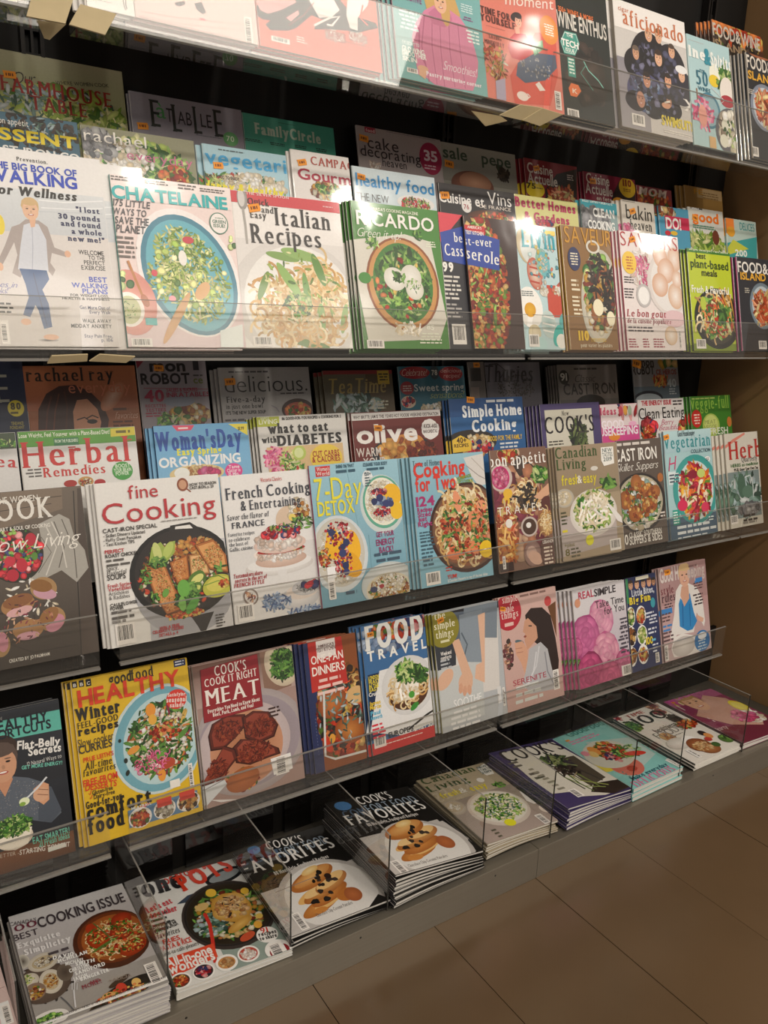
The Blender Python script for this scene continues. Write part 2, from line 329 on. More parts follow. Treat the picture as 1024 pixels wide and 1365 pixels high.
                x0, y0, x1, y1 = map(float, a[1:5]); n = int(a[5]); p = s.px(x0, y0); q = s.px(x1, y1); R = random.Random(int(x0+y0)); dy = (q[1]-p[1])/n; al = a[6] if len(a) > 6 else 'l'
                V, T = [], []
                for i in range(n):
                    y = p[1]+dy*(i+.75); wd = (q[0]-p[0])*R.uniform(.7, 1); x = p[0] + ((q[0]-p[0]-wd) if al == 'r' else (q[0]-p[0]-wd)/2 if al == 'c' else 0); e = x+wd
                    while x < e-1e-4:
                        l = min(abs(dy)*R.uniform(.9, 2.8), e-x); b = len(V); hh = abs(dy)*.48; V += [(x, y), (x+l, y), (x+l, y+hh), (x, y+hh)]; T += [(b, b+1, b+2), (b, b+2, b+3)]; x += l+abs(dy)*.35
                if V: s.add('cover_lines', V, T, hexc(a[0]))
            elif op == 'C':        # barcode
                x0, y0, x1, y1 = map(float, a[:4]); p = s.px(x0, y0); q = s.px(x1, y1); x0, x1 = sorted((p[0], q[0])); y0, y1 = sorted((p[1], q[1]))
                s.add('barcode', [(x0, y0), (x1, y0), (x1, y1), (x0, y1)], [(0, 1, 2), (0, 2, 3)], hexc('w')); R = random.Random(3); V, T = [], []
                vert = (y1-y0) > (x1-x0)*1.25; x = x0+(x1-x0)*.1 if not vert else y0+(y1-y0)*.08; e = x1-(x1-x0)*.1 if not vert else y1-(y1-y0)*.08; st = ((x1-x0) if not vert else (y1-y0))/34
                while x < e:
                    l = st*R.choice((.7, 1, 1.6)); b = len(V)
                    if vert: V += [(x0+(x1-x0)*.12, x), (x1-(x1-x0)*.25, x), (x1-(x1-x0)*.25, x+l), (x0+(x1-x0)*.12, x+l)]
                    else: V += [(x, y0+(y1-y0)*.22), (x+l, y0+(y1-y0)*.22), (x+l, y1-(y1-y0)*.1), (x, y1-(y1-y0)*.1)]
                    T += [(b, b+1, b+2), (b, b+2, b+3)]; x += l+st*R.choice((.7, 1, 1.4))
                s.add('barcode', V, T, hexc('k'))
            elif op == 'M':        # a many-petalled bloom: centre, radius, light and deep colour
                cx, cy, r = map(float, a[:3]); o = s.px(cx, cy); r = s.rx(cx, cy, r); c1, c2 = np.array(hexc(a[3])), np.array(hexc(a[4])); R = random.Random(int(cx)); s.rs = R; k = 'cover_picture'
                s.ell(k, o[0], o[1], r, r*1.1, c2, 16, .06)
                for q, (rr, n) in enumerate(((.72, 7), (.5, 6), (.3, 5), (.12, 3))):
                    for i in range(n):
                        th = 2*math.pi*(i+R.random()*.5)/n; m_ = R.uniform(.75, 1.05)
                        s.ell(k, o[0]+r*rr*math.cos(th), o[1]+r*rr*math.sin(th)*1.1, r*(.42-.06*q), r*(.25-.03*q), np.clip(c1*m_*(1-.06*q), 0, 1), 10, .05, (c1*.35+c2*.65)*m_, th+math.pi/2)
            elif op == 'S': s.sticker.append(tuple(map(float, a[:3])) + (s.V,))
            elif op == 'H':        # a printed face: centre, radius, skin, hair, style
                cx, cy, r = map(float, a[:3]); sk, hr, sty = a[3], a[4], a[5]; o = s.px(cx, cy); R = s.ry(cx, cy, r); k = 'cover_picture'
                if sty != 'bald': s.ell(k, o[0], o[1]+R*(.12 if sty == 'long' else .3), R*(.92 if sty == 'long' else .82), R*(1.12 if sty == 'long' else .88), hr, 18, .04)
                if sty == 'long': s.ell(k, o[0]+R*.5, o[1]-R*.8, R*.55, R*1.3, hr, 12, .06)
                s.ell(k, o[0], o[1]-R*.1, R*.72, R*.95, sk, 18, .01, None)
                if sty != 'bald': s.ell(k, o[0], o[1]+R*.72, R*.74, R*.36, hr, 12, .05)
                for sx in (-1, 1):
                    s.ell(k, o[0]+sx*R*.3, o[1]+R*.05, R*.13, R*.06, '2a1c18', 8); s.ell(k, o[0]+sx*R*.3, o[1]+R*.22, R*.18, R*.035, hr, 8)
                s.ell(k, o[0]+R*.04, o[1]-R*.22, R*.09, R*.13, np.array(hexc(sk))*.75, 8); s.ell(k, o[0], o[1]-R*.52, R*.28, R*.1, 'b0524a', 10); s.ell(k, o[0], o[1]-R*.5, R*.2, R*.05, 'f4ece4', 10)
            else: raise ValueError(ln)
    def meshes(s):
        out = {}
        for k, (V, T, C, _) in s.buf.items():
            if V: out[k] = mesh(k, np.concatenate(V).tolist(), np.concatenate(T).tolist(), np.concatenate(C))
        return out

def frame(y0, z0, tilt, x, rot=0.0):
    ct, st = math.cos(tilt), math.sin(tilt); ax = Vector((1, 0, 0)); ay = Vector((0, st, ct)); az = Vector((0, -ct, st))
    if rot: ax, ay = ax*math.cos(rot)+ay*math.sin(rot), ay*math.cos(rot)-ax*math.sin(rot)
    return Matrix(((ax.x, ay.x, az.x, x), (ax.y, ay.y, az.y, y0), (ax.z, ay.z, az.z, z0), (0, 0, 0, 1)))

def body(w, h, th, front, spine, bend=0.0, ph=0.0, thr=None):
    """cover wrapped round a block of pages; local origin at the lower left corner of the front cover"""
    nx = 10 if bend else 1; e = 0.00035; q = min(th*.45, .0022)
    k = ((thr or th)-th)/w
    def zl(x, z): return z-k*x if z < -th*.5 else z      # the open side may be thinner than the spine side
    def zb(x): return bend*math.sin(x/w*math.pi*1.15+ph) if bend else 0
    xs = [w*i/nx for i in range(nx+1)]
    out = [(x, 0.0) for x in reversed(xs[1:])] + [(q, 0.0), (q*.3, -q*.3), (0, -q), (0, -th+q), (q*.3, -th+q*.3), (q, -th)] + [(x, -th) for x in xs[1:]]
    inn = [(x, -th+e) for x in reversed(xs[1:])] + [(q, -th+e), (e, -th+q), (e, -q), (q, -e)] + [(x, -e) for x in xs[1:]]
    ring = out+inn; N = len(ring); V = []; F = []
    for y in (0, h): V += [(x, y, zl(x, z)+zb(x)) for x, z in ring]
    for i in range(N): F.append((i, N+i, N+(i+1) % N, (i+1) % N))
    F.append(tuple(range(N))); F.append(tuple(range(2*N-1, N-1, -1)))
    c = []; fc, sp = hexc(front), hexc(spine)
    for (x, z) in ring*2: c.append(sp if x < q*.9 else fc)
    cov = mesh('cover', V, F, np.array(c))
    m = .0008; V, F = [], []
    for x in [e*2]+[xx-m for xx in xs[1:]]: V += [(x, m, -e*1.2+zb(x)), (x, h-m, -e*1.2+zb(x)), (x, m, zl(x, -th+e*1.2)+zb(x)), (x, h-m, zl(x, -th+e*1.2)+zb(x))]
    for i in range(nx):
        a, b = 4*i, 4*i+4; F += [(a, b, b+1, a+1), (a+2, a+3, b+3, b+2), (a, a+2, b+2, b), (a+1, b+1, b+3, a+3)]
    F += [(0, 1, 3, 2), (4*nx, 4*nx+2, 4*nx+3, 4*nx+1)]
    return cov, mesh('pages', V, F)

ORD = ['second', 'third', 'fourth', 'fifth', 'sixth', 'seventh', 'eighth', 'ninth', 'tenth', 'eleventh', 'twelfth', 'thirteenth', 'fourteenth', 'fifteenth']
def put(parts, M, label, group, inks, name='magazine'):
    root = bpy.data.objects.new(name, None); COL.objects.link(root); root.matrix_world = M; root.empty_display_size = 0.05
    tag(root, label, 'magazine', group)
    for nm, me, m in parts:
        if inks is not None and nm not in inks: continue
        o = link(nm, me, m, root)
        if nm == 'cover_lines': o['kind'] = 'stuff'    # small print
    return root
def magazine(row, TL, TR, base, label, art, n=0, dx=0.003, th=0.005, w=None, h=None, spine=None, off=0.0, group=None, view=None, quad=None, rot=0.0, du=0.0, dz=0.0, what='magazine', drop=0.0):
    """stands a magazine (and n copies behind it) in a rack row so that its top corners fall where they were measured"""
    y0, z0 = ROWS[row]; tilt = TILT; ct, st = math.cos(tilt), math.sin(tilt); V = VIEWS[view] if view else (0, 0, 1)
    o = Vector((0, y0-ct*off, z0+st*off+drop)); M = frame(o.y, o.z, tilt, 0); Mi = M.inverted(); nn = Vector((0, -ct, st))
    def hit(p): d = ray(V[0]+p[0]/V[2], V[1]+p[1]/V[2]); t = (o-CAM).dot(nn)/d.dot(nn); return Mi @ (CAM+d*t)
    a = hit(TL) if TL else None; b = hit(TR) if TR else None
    if a is None: a = b - Vector((w or .2, 0, 0))
    if b is None: b = a + Vector((w or .2, 0, 0))
    W_ = w or (b.x-a.x); H_ = h or (a.y+b.y)/2

    M = frame(o.y, o.z, tilt, a.x, rot)
    make(M, W_, H_, th, base, spine or base, label, art, n, dx, group, what)
    return a.x, W_
def m(row, view, TL, TR, base, label, what, art, **k): return magazine(row, TL, TR, base, label, 'V '+view+'\n'+art, view=view, what=what, **k)
def make(M, W_, H_, th, base, spine, label, art, n, dx, group, what):
    C = Cover(M, W_, H_, base); C.run(art); cov, pg = body(W_, H_, th, base, spine); ms = C.meshes()
    parts = [('cover', cov, M_INK), ('pages', pg, M_PAGE)] + [(k, v, M_FLAT if k in ('masthead', 'cover_lines') else M_INK) for k, v in ms.items()]
    root = put(parts, M, label, group, None)
    for (x, y, sz, Vw) in C.sticker:
        C.V = Vw; p = C.px(x, y); r = C.rx(x, y, sz*.85); a = rnd.uniform(-.25, .35); z = C.z+.0002
        pts = [(-1, -.62), (1, -.62), (1.12, 0), (1, .62), (-1, .62), (-.9, 0)]; V = [(p[0]+r*(u*math.cos(a)-v*math.sin(a)), p[1]+r*(u*math.sin(a)+v*math.cos(a))) for u, v in pts]
        V3 = [(u, v, z) for u, v in V]+[(u, v, z+.00015) for u, v in V]; F = [tuple(range(5, -1, -1)), tuple(range(6, 12))]+[(i, (i+1) % 6, (i+1) % 6+6, i+6) for i in range(6)]
        ink = np.tile(hexc('f29a2e'), (12, 1)); so = link('price_sticker', mesh('price_sticker', V3, F, ink), M_MATTE, root); so['label'] = 'orange price sticker'
        c2 = []; t2 = []
        for i, uu in enumerate((-.5, -.1, .15, .5)):
            b = len(c2); hw = .1; c2 += [(p[0]+r*(u*math.cos(a)-v*math.sin(a)), p[1]+r*(u*math.sin(a)+v*math.cos(a)), z+.0003) for u, v in ((uu-hw, -.22), (uu+hw, -.22), (uu+hw, .25), (uu-hw, .25))]; t2.append((b, b+1, b+2, b+3))
        link('price_print', mesh('price_print', c2, t2, np.tile(hexc('6a3010'), (len(c2), 1))), M_MATTE, so)
    g = group or (what+' copies in one stack')
    for i in range(n):
        k = i+1; sx = -dx*k + rnd.uniform(-.0006, .0006); Mk = M @ Matrix.Translation((sx, rnd.uniform(-.003, .001) if k else 0, -(th+.0003)*k - 0.0006))
        Mk = Mk @ Matrix.Rotation(rnd.uniform(-.004, .004), 4, 'Z')
        put(parts, Mk, ORD[i] + ' copy behind the front ' + what, 'copies behind the front '+what, ('cover', 'pages', 'cover_picture'))
    return root
def flat(quad, base, label, art, n, th, what, view=None, spine=None, wav=0.0, y_front=1.0, w=None, h=None, jit=.004):
    """a pile lying flat on the bottom deck; quad = BL BR TR TL of the top cover"""
    V = VIEWS[view] if view else (0, 0, 1); P = [ray(V[0]+p[0]/V[2], V[1]+p[1]/V[2]) for p in quad]
    zl, zr = [CAM.z + y_front*d.z/d.y for d in P[:2]]; xl, xr = [y_front*d.x/d.y for d in P[:2]]; zl = max(zl, .088); zr = max(min(zr, zl), .080)
    s_ = (zr-zl)/(xr-xl); a0 = Vector((1, 0, s_)).normalized(); b0 = Vector((0, 1, 0)); nn = a0.cross(b0); p0 = Vector((xl, y_front, zl))
    Q = [CAM+d*((p0-CAM).dot(nn)/d.dot(nn)) for d in P]; q = [((c-p0).dot(a0), (c-p0).dot(b0)) for c in Q]
    at = math.atan2; ang = (at(q[1][1]-q[0][1], q[1][0]-q[0][0]) + at(q[2][1]-q[3][1], q[2][0]-q[3][0]) + at(q[2][1]-q[1][1], q[2][0]-q[1][0])-math.pi/2 + at(q[3][1]-q[0][1], q[3][0]-q[0][0])-math.pi/2)/4
    W_ = w or ((Q[1]-Q[0]).length+(Q[2]-Q[3]).length)/2; H_ = h or ((Q[3]-Q[0]).length+(Q[2]-Q[1]).length)/2
    ax = a0*math.cos(ang)+b0*math.sin(ang); ay = b0*math.cos(ang)-a0*math.sin(ang); c = (Q[0]+Q[1]+Q[2]+Q[3])/4; o = c-ax*W_/2-ay*H_/2

    def fr(ax, ay, o): az = ax.cross(ay); return Matrix(((ax.x, ay.x, az.x, o.x), (ax.y, ay.y, az.y, o.y), (ax.z, ay.z, az.z, o.z), (0, 0, 0, 1)))
    zR = o.z+ax.z*W_; n = max(2, int(min(n, (zR-.069)/.0042))); tl = min(th, (zR-.069)/n); zb_ = .0695
    make(fr(ax, ay, o), W_, H_, tl, base, spine or base, label, art, 0, 0, None, what)
    R = random.Random(len(label)); n -= 1; L0, R0 = o.z-tl-.001-wav, zR-tl-.001-wav; dl, dr = (L0-zb_-wav)/n, (R0-zb_-wav)/n
    cov, pg = body(W_, H_, dl-.0005, base, spine or base, wav, .3, max(dr-.0005, .0012))
    for i in range(n):
        za, zb2 = L0-dl*i, R0-dr*i; e = Vector((ax.x, ax.y, (zb2-za)/W_)).normalized(); oo = Vector((o.x+R.uniform(-jit, jit), o.y+R.uniform(-jit, jit*.5), za))
        put([('cover', cov, M_INK), ('pages', pg, M_PAGE)], fr(e, (ay-e*ay.dot(e)).normalized(), oo) @ Matrix.Rotation(R.uniform(-.014, .014), 4, 'Z'), ORD[i]+' magazine down in the pile of '+what, 'magazines in the pile of '+what, None)

# ================================================================ the setting
JX = 1.058                                           # one joint of the tile grid; tiles are 0.2585 wide and run away from the rack
fl = boxes('floor', [(-2.6, 5.2, -3.2, 1.7, -0.03, -0.004)], M_JOINT); tag(fl, kind='structure')
TW, TLN = 0.2585, 1.034
tv, tf = boxvf(0.0008, TW-0.0008, 0.0008, TLN-0.0008, -0.004, 0.0); tile = mesh('tile', tv, tf)
for i in range(-14, 16):
    for j in range(-4, 3):
        y = 0.30-0.17*(i % 2)+TLN*j
        if y > 1.6 or y < -3.2: continue
        o = link('tile', tile, M_FLOOR, fl); o.location = (JX+TW*i, y, rnd.uniform(-.0003, .0003))
wr = boxes('wall_right', [(2.07, 2.15, 0.98, 1.56, 0, 2.9)], M_WALL); tag(wr, kind='structure')
for k, (x, z, a, b) in enumerate([(1.06, .405, .0035, .0016), (1.05, .412, .0016, .003), (1.10, .33, .003, .0012)]):
    chip = boxes('paint_chip', [(2.0695, 2.0702, x-a, x+a, z-b, z+b)], mat('chipped_plaster', 'd8cfc0', 0.9), wr); chip['label'] = 'pale chip in the brown paint'
wb = boxes('wall_back', [(-2.6, 2.07, 1.475, 1.56, 0, 2.9)], M_BLACK); tag(wb, kind='structure')
wf = boxes('wall_far', [(2.15, 5.2, 1.30, 1.38, 0, 2.8)], M_WALL); tag(wf, kind='structure')
ce = boxes('ceiling', [(-2.6, 5.2, -3.2, 1.7, 2.8, 2.9)], mat('ceiling_paint', 'c8b8a0', 0.9)); tag(ce, kind='structure')

# ================================================================ the rack
rack = bpy.data.objects.new('magazine_rack', None); COL.objects.link(rack); rack.location = (0, 1.4, 0)
tag(rack, 'tall black display rack with slotted uprights carrying the magazine shelves', 'rack')
def rk(name, lst, m, **k): 
    o = boxes(name, lst, m, None, **k); o.parent = rack; o.matrix_parent_inverse = Matrix.Translation((0, -1.4, 0)); return o
rk('back_panel', [(-1.6, 2.066, 1.466, 1.474, 0.05, 2.7)], M_BLACK)
for x in (-.53, 0.28, 1.09, 1.9):
    V, F = [], []
    for b in [(x-.017, x-.011, 1.445, 1.465, .07, 2.6), (x+.011, x+.017, 1.445, 1.465, .07, 2.6), (x-.002, x+.002, 1.449, 1.465, .07, 2.6)]: v, f = boxvf(*b, base=len(V)); V += v; F += f
    for i in range(58):                              # the slots between the rails
        z = .1+i*.043
        for sx in (-.011, .002): v, f = boxvf(x+sx, x+sx+.009, 1.452, 1.465, z, z+.012, base=len(V)); V += v; F += f
    o = link('slotted_upright', mesh('slotted_upright', V, F), M_RACK, rack); o.matrix_parent_inverse = Matrix.Translation((0, -1.4, 0))
# clear trays: a stepped profile with a front lip; one per bay and shelf
SEG = [(-.53, .262), (.292, 1.082), (1.098, 1.885), (1.893, 2.062)]
SHELF = {1: (1.464, 'top', 1.575, SEG), 2: (1.040, 'second', 1.121, SEG), 3: (0.578, 'third', 0.663, SEG), 4: (0.248, 'fourth', 0.328, SEG[:3])}
BAY = ['left', 'middle', 'right', 'narrow end']
for k, (z, nm, lip, segs) in SHELF.items():
    for i, (x0, x1) in enumerate(segs):
        t = bpy.data.objects.new('display_tray', None); COL.objects.link(t); t.location = ((x0+x1)/2, 1.17, z)
        tag(t, 'clear acrylic tray of the %s shelf, %s bay of the rack' % (nm, BAY[i]), 'tray')
        inv = Matrix.Translation((-(x0+x1)/2, -1.17, -z))
        prof = [(1.166, 0.004), (1.258, .004), (1.262, .072), (1.358, .074), (1.362, .158), (1.462, .160)] if k != 4 else [(1.166, .004), (1.27, .004)]
        o = extrude_x('stepped_base', [(y, z+q) for y, q in prof], x0, x1, M_ACR, t, -0.003 if 0 else 0.003); o.matrix_parent_inverse = inv
        o = boxes('front_lip', [(x0, x1, 1.158, 1.161, z, lip)], M_ACR, t); o.matrix_parent_inverse = inv
        for b in [(x0, x1, 1.1575, 1.1615, lip, lip+.0012), (x0, x1, 1.157, 1.166, z-.003, z+.0005)]:
            o = boxes('polished_edge', [b], M_ACR_EDGE, t); o.matrix_parent_inverse = inv
# the base deck with its steel front
deck = bpy.data.objects.new('flat_display_platform', None); COL.objects.link(deck); deck.location = (0, 1.0, 0)
tag(deck, 'low base deck with brushed steel front along the floor, holding flat piles', 'shelf')
di = Matrix.Translation((0, -1.0, 0))
def dk(name, lst, m, **k): o = boxes(name, lst, m, deck, **k); o.matrix_parent_inverse = di; return o
dk('deck_board', [(-1.6, 2.066, .992, 1.46, .055, .0665)], mat('dark_grey_laminate', '4a463f', .35))
for x0, x1 in [(-1.0, -.005), (.0, 1.0595), (1.0605, 2.066)]: dk('steel_front', [(x0, x1, .984, .992, .0, .0665), (x0, x1, .984, 1.012, .0655, .0678)], M_STEEL, bev=.0008)
for x in (-.2, .32, .635, .945, 1.3, 1.64, 1.95):
    V = [(x, .9832, .052)]+[(x+.0022*math.cos(a*math.pi/4), .9838, .052+.0022*math.sin(a*math.pi/4)) for a in range(8)]
    o = link('screw', mesh('screw', V, [(0, 1+(i+1) % 8, 1+i) for i in range(8)]), M_RACK, deck); o.matrix_parent_inverse = di
for i in range(-5, 9):                               # smoked backs of the bins, black gaps between them
    x0 = .43+.209*i; 
    if x0+.183 > 2.06: continue
    o = dk('smoked_back', [(x0, x0+.183, 1.292, 1.296, .068, .243)], M_DKGLOSS)
dk('black_support', [(-1.6, 2.066, 1.30, 1.31, .068, .244)], M_BLACK)
for x in (-.53, -.32, -.115, .0925, .299, .506, .70, .92, 1.105, 1.354, 1.523, 1.775):
    o = dk('clear_divider', [(x-.0013, x+.0013, 1.0, 1.288, .068, .224)], M_ACR)
    o = dk('divider_edge', [(x-.0012, x+.0012, .9985, 1.0, .068, .2245)], M_DARK_EDGE)
    o = dk('divider_edge', [(x-.0012, x+.0012, .9985, 1.288, .2242, .2252)], M_ACR_EDGE)

# folded buff cards hanging at the seams between trays
def card(view, pts, y, slope, label, zref):
    V = VIEWS[view]; Q = []
    for a, b in pts:
        d = ray(V[0]+a/V[2], V[1]+b/V[2]); t = (y + slope*(CAM.z-zref))/(d.y-slope*d.z); Q.append(CAM+d*t)
    c = sum(Q, Vector())/4; n = (Q[1]-Q[0]).cross(Q[3]-Q[0]).normalized()*.0012; VV = [tuple(q-c-n) for q in Q]+[tuple(q-c+n) for q in Q]
    o = link('cardboard_flap', mesh('cardboard_flap', VV, [(3, 2, 1, 0), (4, 5, 6, 7)]+[(i, (i+1) % 4, (i+1) % 4+4, i+4) for i in range(4)]), M_CARD); o.location = c
    tag(o, label, 'cardboard')
card('Z', [(42, -4), (98, -2), (87, 32), (35, 22)], 1.150, .25, 'buff cardboard flap under the top shelf seam, nearer the left frame edge', 1.47)
card('Z', [(107, 6), (155, 19), (140, 47), (92, 33)], 1.150, .25, 'buff cardboard flap under the top shelf seam beside the white magazine', 1.47)
card('Z', [(49, 27), (88, 32), (66, 53), (59, 51)], 1.19, -.4, 'darker buff cardboard tongue tucked behind the two flaps at top left', 1.44)
card('A6', [(370, 155), (485, 172), (375, 236), (260, 210)], 1.150, -.7, 'left buff card of the pair under the polka-dot skirt magazine', 1.47)
card('A6', [(484, 174), (590, 206), (470, 266), (380, 236)], 1.146, -.7, 'right buff card of the pair under the polka-dot skirt magazine', 1.47)
card('A6', [(112, 188), (262, 214), (300, 240), (185, 268)], 1.21, -.4, 'shaded buff card behind the pair under the polka-dot skirt magazine', 1.45)
card('Z', [(69, 474), (117, 472), (116, 481), (63, 484)], 1.150, -.7, 'left buff card under the eye-level shelf seam', 1.045)
card('Z', [(133, 472), (180, 475), (168, 483), (119, 481)], 1.150, -.7, 'right buff card under the eye-level shelf seam', 1.045)

# ================================================================ the magazines
# ---- second shelf, front row
m('2f', 'A3', None, (388,38), 'e8e6e4', 'white magazine with blonde woman walking barefoot in jeans', 'walking magazine', '''
B d6dadd 0 .2 1 .42 c8ccd0
B dcd6d2 0 .42 1 1 cfc9c6
P eceef0 5 150 195 250 205 400 200
P eceef0 4 160 225 280 232 400 228
P c0c6cc 3 150 240 400 250
T 65 46 185 51 15 k r|Prevention.
T -42 80 297 90 27 2444b4 k|THE BIG BOOK OF
T -52 128 300 140 48 1c40b8 k|WALKING
T -40 178 299 188 36 k J|For Wellness
T 297 245 388 247 21 n R|"I lost
T 228 272 390 276 21 n R|30 pounds
T 238 299 393 304 21 n R|and found
T 280 329 397 333 21 n R|a whole
T 265 357 408 361 21 n R|new me!"
T 307 408 405 411 17 k b|WELCOME
T 345 428 409 431 16 k b|TO THE
T 328 447 410 450 16 k b|PERFECT
T 318 467 411 471 17 k b|EXERCISE
T 348 514 418 518 20 2444b4 k|BEST
T 280 536 420 541 19 2444b4 k|WALKING
T 322 559 421 563 19 2444b4 k|PLANS
T 275 571 425 575 10 k k|FOR WEIGHT LOSS,
T 243 584 427 587 10 k k|HEALTH & HAPPINESS
T 312 620 430 623 13 n b|Get More Out of
T 350 638 432 641 13 n b|Every Walk
T 322 672 435 676 15 k k|WALK AWAY
T 278 692 437 696 15 k k|MIDDAY ANXIETY
T 330 730 440 734 13 n b|Stay Pain Free,
T 396 746 441 749 13 n b|p. 106
T -60 538 68 532 22 2c3c9c c|inches in
T -40 563 46 558 22 2c3c9c c|weeks!"
L k -10 590 55 640 3
E e8d030 -2 290 20 40
N 000000 190 742 40 6 0 b8b0ac
Q a89c98 75 290 100 270 150 275 185 300 212 380 266 402 258 418 202 402 196 440 216 468 205 492 186 470 92 470 80 498 48 480 68 410 55 360 22 425 0 465 -12 440 20 370 45 300
Q d0d4de 92 292 122 283 150 290 180 350 189 474 70 465 80 372
P b0b4c4 3 125 300 128 380 126 466
E e0b090 264 406 12 13
E e0b090 2 455 11 16
Q 2c5488 75 462 182 470 192 505 165 545 190 600 204 690 172 698 150 625 138 605 118 652 90 642 112 575 100 525
P 1c3c68 4 130 480 150 560 185 690
E e0b090 102 670 20 13
E e0b090 200 730 30 11
Q e0b090 112 260 140 262 136 300 120 302
H 118 232 40 e4b898 cfae7c short
X e8e4e0 0 664 42 758
C 0 672 38 752
''', n=2, spine='q', dx=-.03, th=.004)
m('2f', 'A3', (425,92), (897,150), 'ecd8d4', 'pale pink magazine with turquoise masthead and courgette salad on a blue oval plate', 'courgette salad magazine', '''
B f0e4e0 0 0 1 .14 ecdcd8
B ecd4d0 0 .55 1 1 dcc8cc
L 5c5450 430 96 540 130 2
L 5c5450 562 113 672 145 2
L 5c5450 692 130 768 162 2
L 5c5450 778 146 890 176 2
T 435 181 888 237 50 14aeb0 k|CHATELAINE
P 14aeb0 7 570 128 586 120
N f2ecea 742 482 182 255 22
N 4a98ae 744 490 168 240 22 3c8098
N 62b0c0 745 492 150 222 22
F leaf 90 17 705 400 105 110 courg 1
F leaf 130 19 775 530 130 150 courg 2
F leaf 50 17 640 500 70 90 courg 3
F slice 22 22 740 470 150 160 courg 4
F strip 50 16 755 500 130 170 courg 8
E f0ece4 712 422 16 30
E c83848 733 352 22 14
E d84858 602 480 12 13
E e8a0a8 672 580 14 12
N d2a068 690 655 16 120 -32
N dcae78 790 550 22 42 -40
N e8a898 512 595 98 128 8 d88c80
E f4f0e8 503 622 60 68
E c4c894 503 624 46 55
F leaf 20 6 503 624 35 40 green
P c08048 10 498 432 530 510 560 580
N b06030 566 588 14 26 20
F slice 5 16 488 512 30 34 green
F slice 4 10 905 365 12 26 green
T 440 216 588 230 26 44464c j|175 LITTLE
T 442 250 572 262 26 44464c j|WAYS TO
T 448 284 583 298 28 44464c j|SAVE THE
T 452 318 570 331 30 44464c j|PLANET
L 6c6460 452 330 540 428 5
E 4c7c68 853 287 36 42
E f0e8e4 853 287 32 38
L 4c7c68 835 262 872 272 1 c
T 828 284 880 290 13 3c6c58 k|GREEN
T 832 300 878 306 13 3c6c58 k|ISSUE!
X 4cb8b8 566 655 614 684
Q e6eeec 858 705 945 680 950 774 862 774
C 510 734 596 768
''', n=3, spine='3c9c94', dx=.004)
m('2f', 'A4', (18,92), (445,150), 'ece8e4', 'white magazine with red top band, silver spoon and asparagus spaghetti', 'asparagus spaghetti magazine', '''
B cc4048 0 0 1 .075
B e0dcd8 0 .3 1 1 e8e6e2
T 80 112 248 136 11 f0dcd8 r|THE SILVER SPOON
L e8c0c0 380 158 430 172 1
N e6e4e0 290 540 240 250 0 d6d2ce
N f4f2f0 300 540 205 222 0 eceae6
N b8b4ae 66 130 20 44 0 8c8884
N d0ccc8 62 128 13 34 0
P a8a49e 9 70 170 80 240 86 308
T 88 152 172 164 26 34302c r|Quick
T 142 184 190 192 24 34302c r|and
T 98 203 162 214 26 34302c r|Easy
T 195 228 412 262 68 2c2826 r|Italian
T 102 298 376 330 74 2c2826 r|Recipes
F noodle 130 50 300 560 165 150 pasta 1
F noodle 60 50 390 500 90 120 pasta 2
N 7ca050 225 358 14 72 82
N 8cb060 290 350 18 80 80
N 6c9044 150 470 14 62 -25
N 8cb45c 250 450 18 80 35
N 5c8c3c 365 410 16 66 20
N 6c9c48 320 500 13 80 5
N 7ca854 375 610 17 70 -5
N 8cb060 465 600 12 60 -15
N 5c8438 340 700 14 80 80
F blob 26 15 285 555 60 60 green 3
F leaf 30 16 300 480 160 150 courg 3
F noodle 30 46 300 640 160 80 pasta 4
C 108 668 190 708
S 112 168 26
''', n=1, dx=.003)
m('2f', 'A4', (485,135), (828,180), '42822e', 'green magazine with salad pizza topped with white cheese', 'salad pizza magazine', '''
Q d8d4c8 500 290 700 270 800 300 868 600 840 680 560 690 520 480
T 558 172 752 200 12 e8ecd8 b|CANADA'S COOKING MAGAZINE
N a8683c 697 466 136 182 8 8c4c24
N dcb880 697 466 128 174 8 c89050
N 3c7c30 697 462 112 156 8
F leaf 190 22 697 462 108 148 leafy 1
F leaf 60 20 700 470 100 140 green 2
F blob 12 16 690 470 105 140 tom 3
F strip 20 20 710 640 60 24 cream 4
N f4f2ea 662 445 42 44 -20 dcd8cc
N f0eee6 725 440 40 50 20 d8d4c8
N f4f2ea 740 486 34 40 0 d8d4c4
F leaf 10 16 680 438 24 20 leafy 5
F leaf 16 6 735 470 30 30 green 6
N 3c8830 545 440 24 22 0
F leaf 10 14 575 305 26 26 green 7
F leaf 8 12 750 275 16 16 green 8
T 512 222 815 268 54 f0eee8 b|RICARDO
T 516 272 692 300 34 eef0e4 c|Green it up!
L e8ecd8 780 295 822 325 3 c
T 786 640 815 645 20 f4f4e8 k|85
L e8ecd8 755 652 850 700 4 c
C 552 682 622 716
''', n=4, dx=.004, spine='2c3c24')
m('2f', 'A4', (828,178), (928,196), '24242c', 'half hidden dark magazine beside the salad pizza one', 'hidden casserole magazine', '''
Q d84050 830 182 925 196 840 300 832 300
Q 2444a0 838 262 925 240 940 390 852 372
T 893 300 926 303 36 f0eee8 r|be
T 858 350 930 360 46 f0eee8 r|Cass
T 850 412 892 418 36 f0eee8 R|99
L d8d4cc 850 425 930 530 6
L a8a4a0 862 535 930 600 4
C 884 620 944 700
''', n=0)
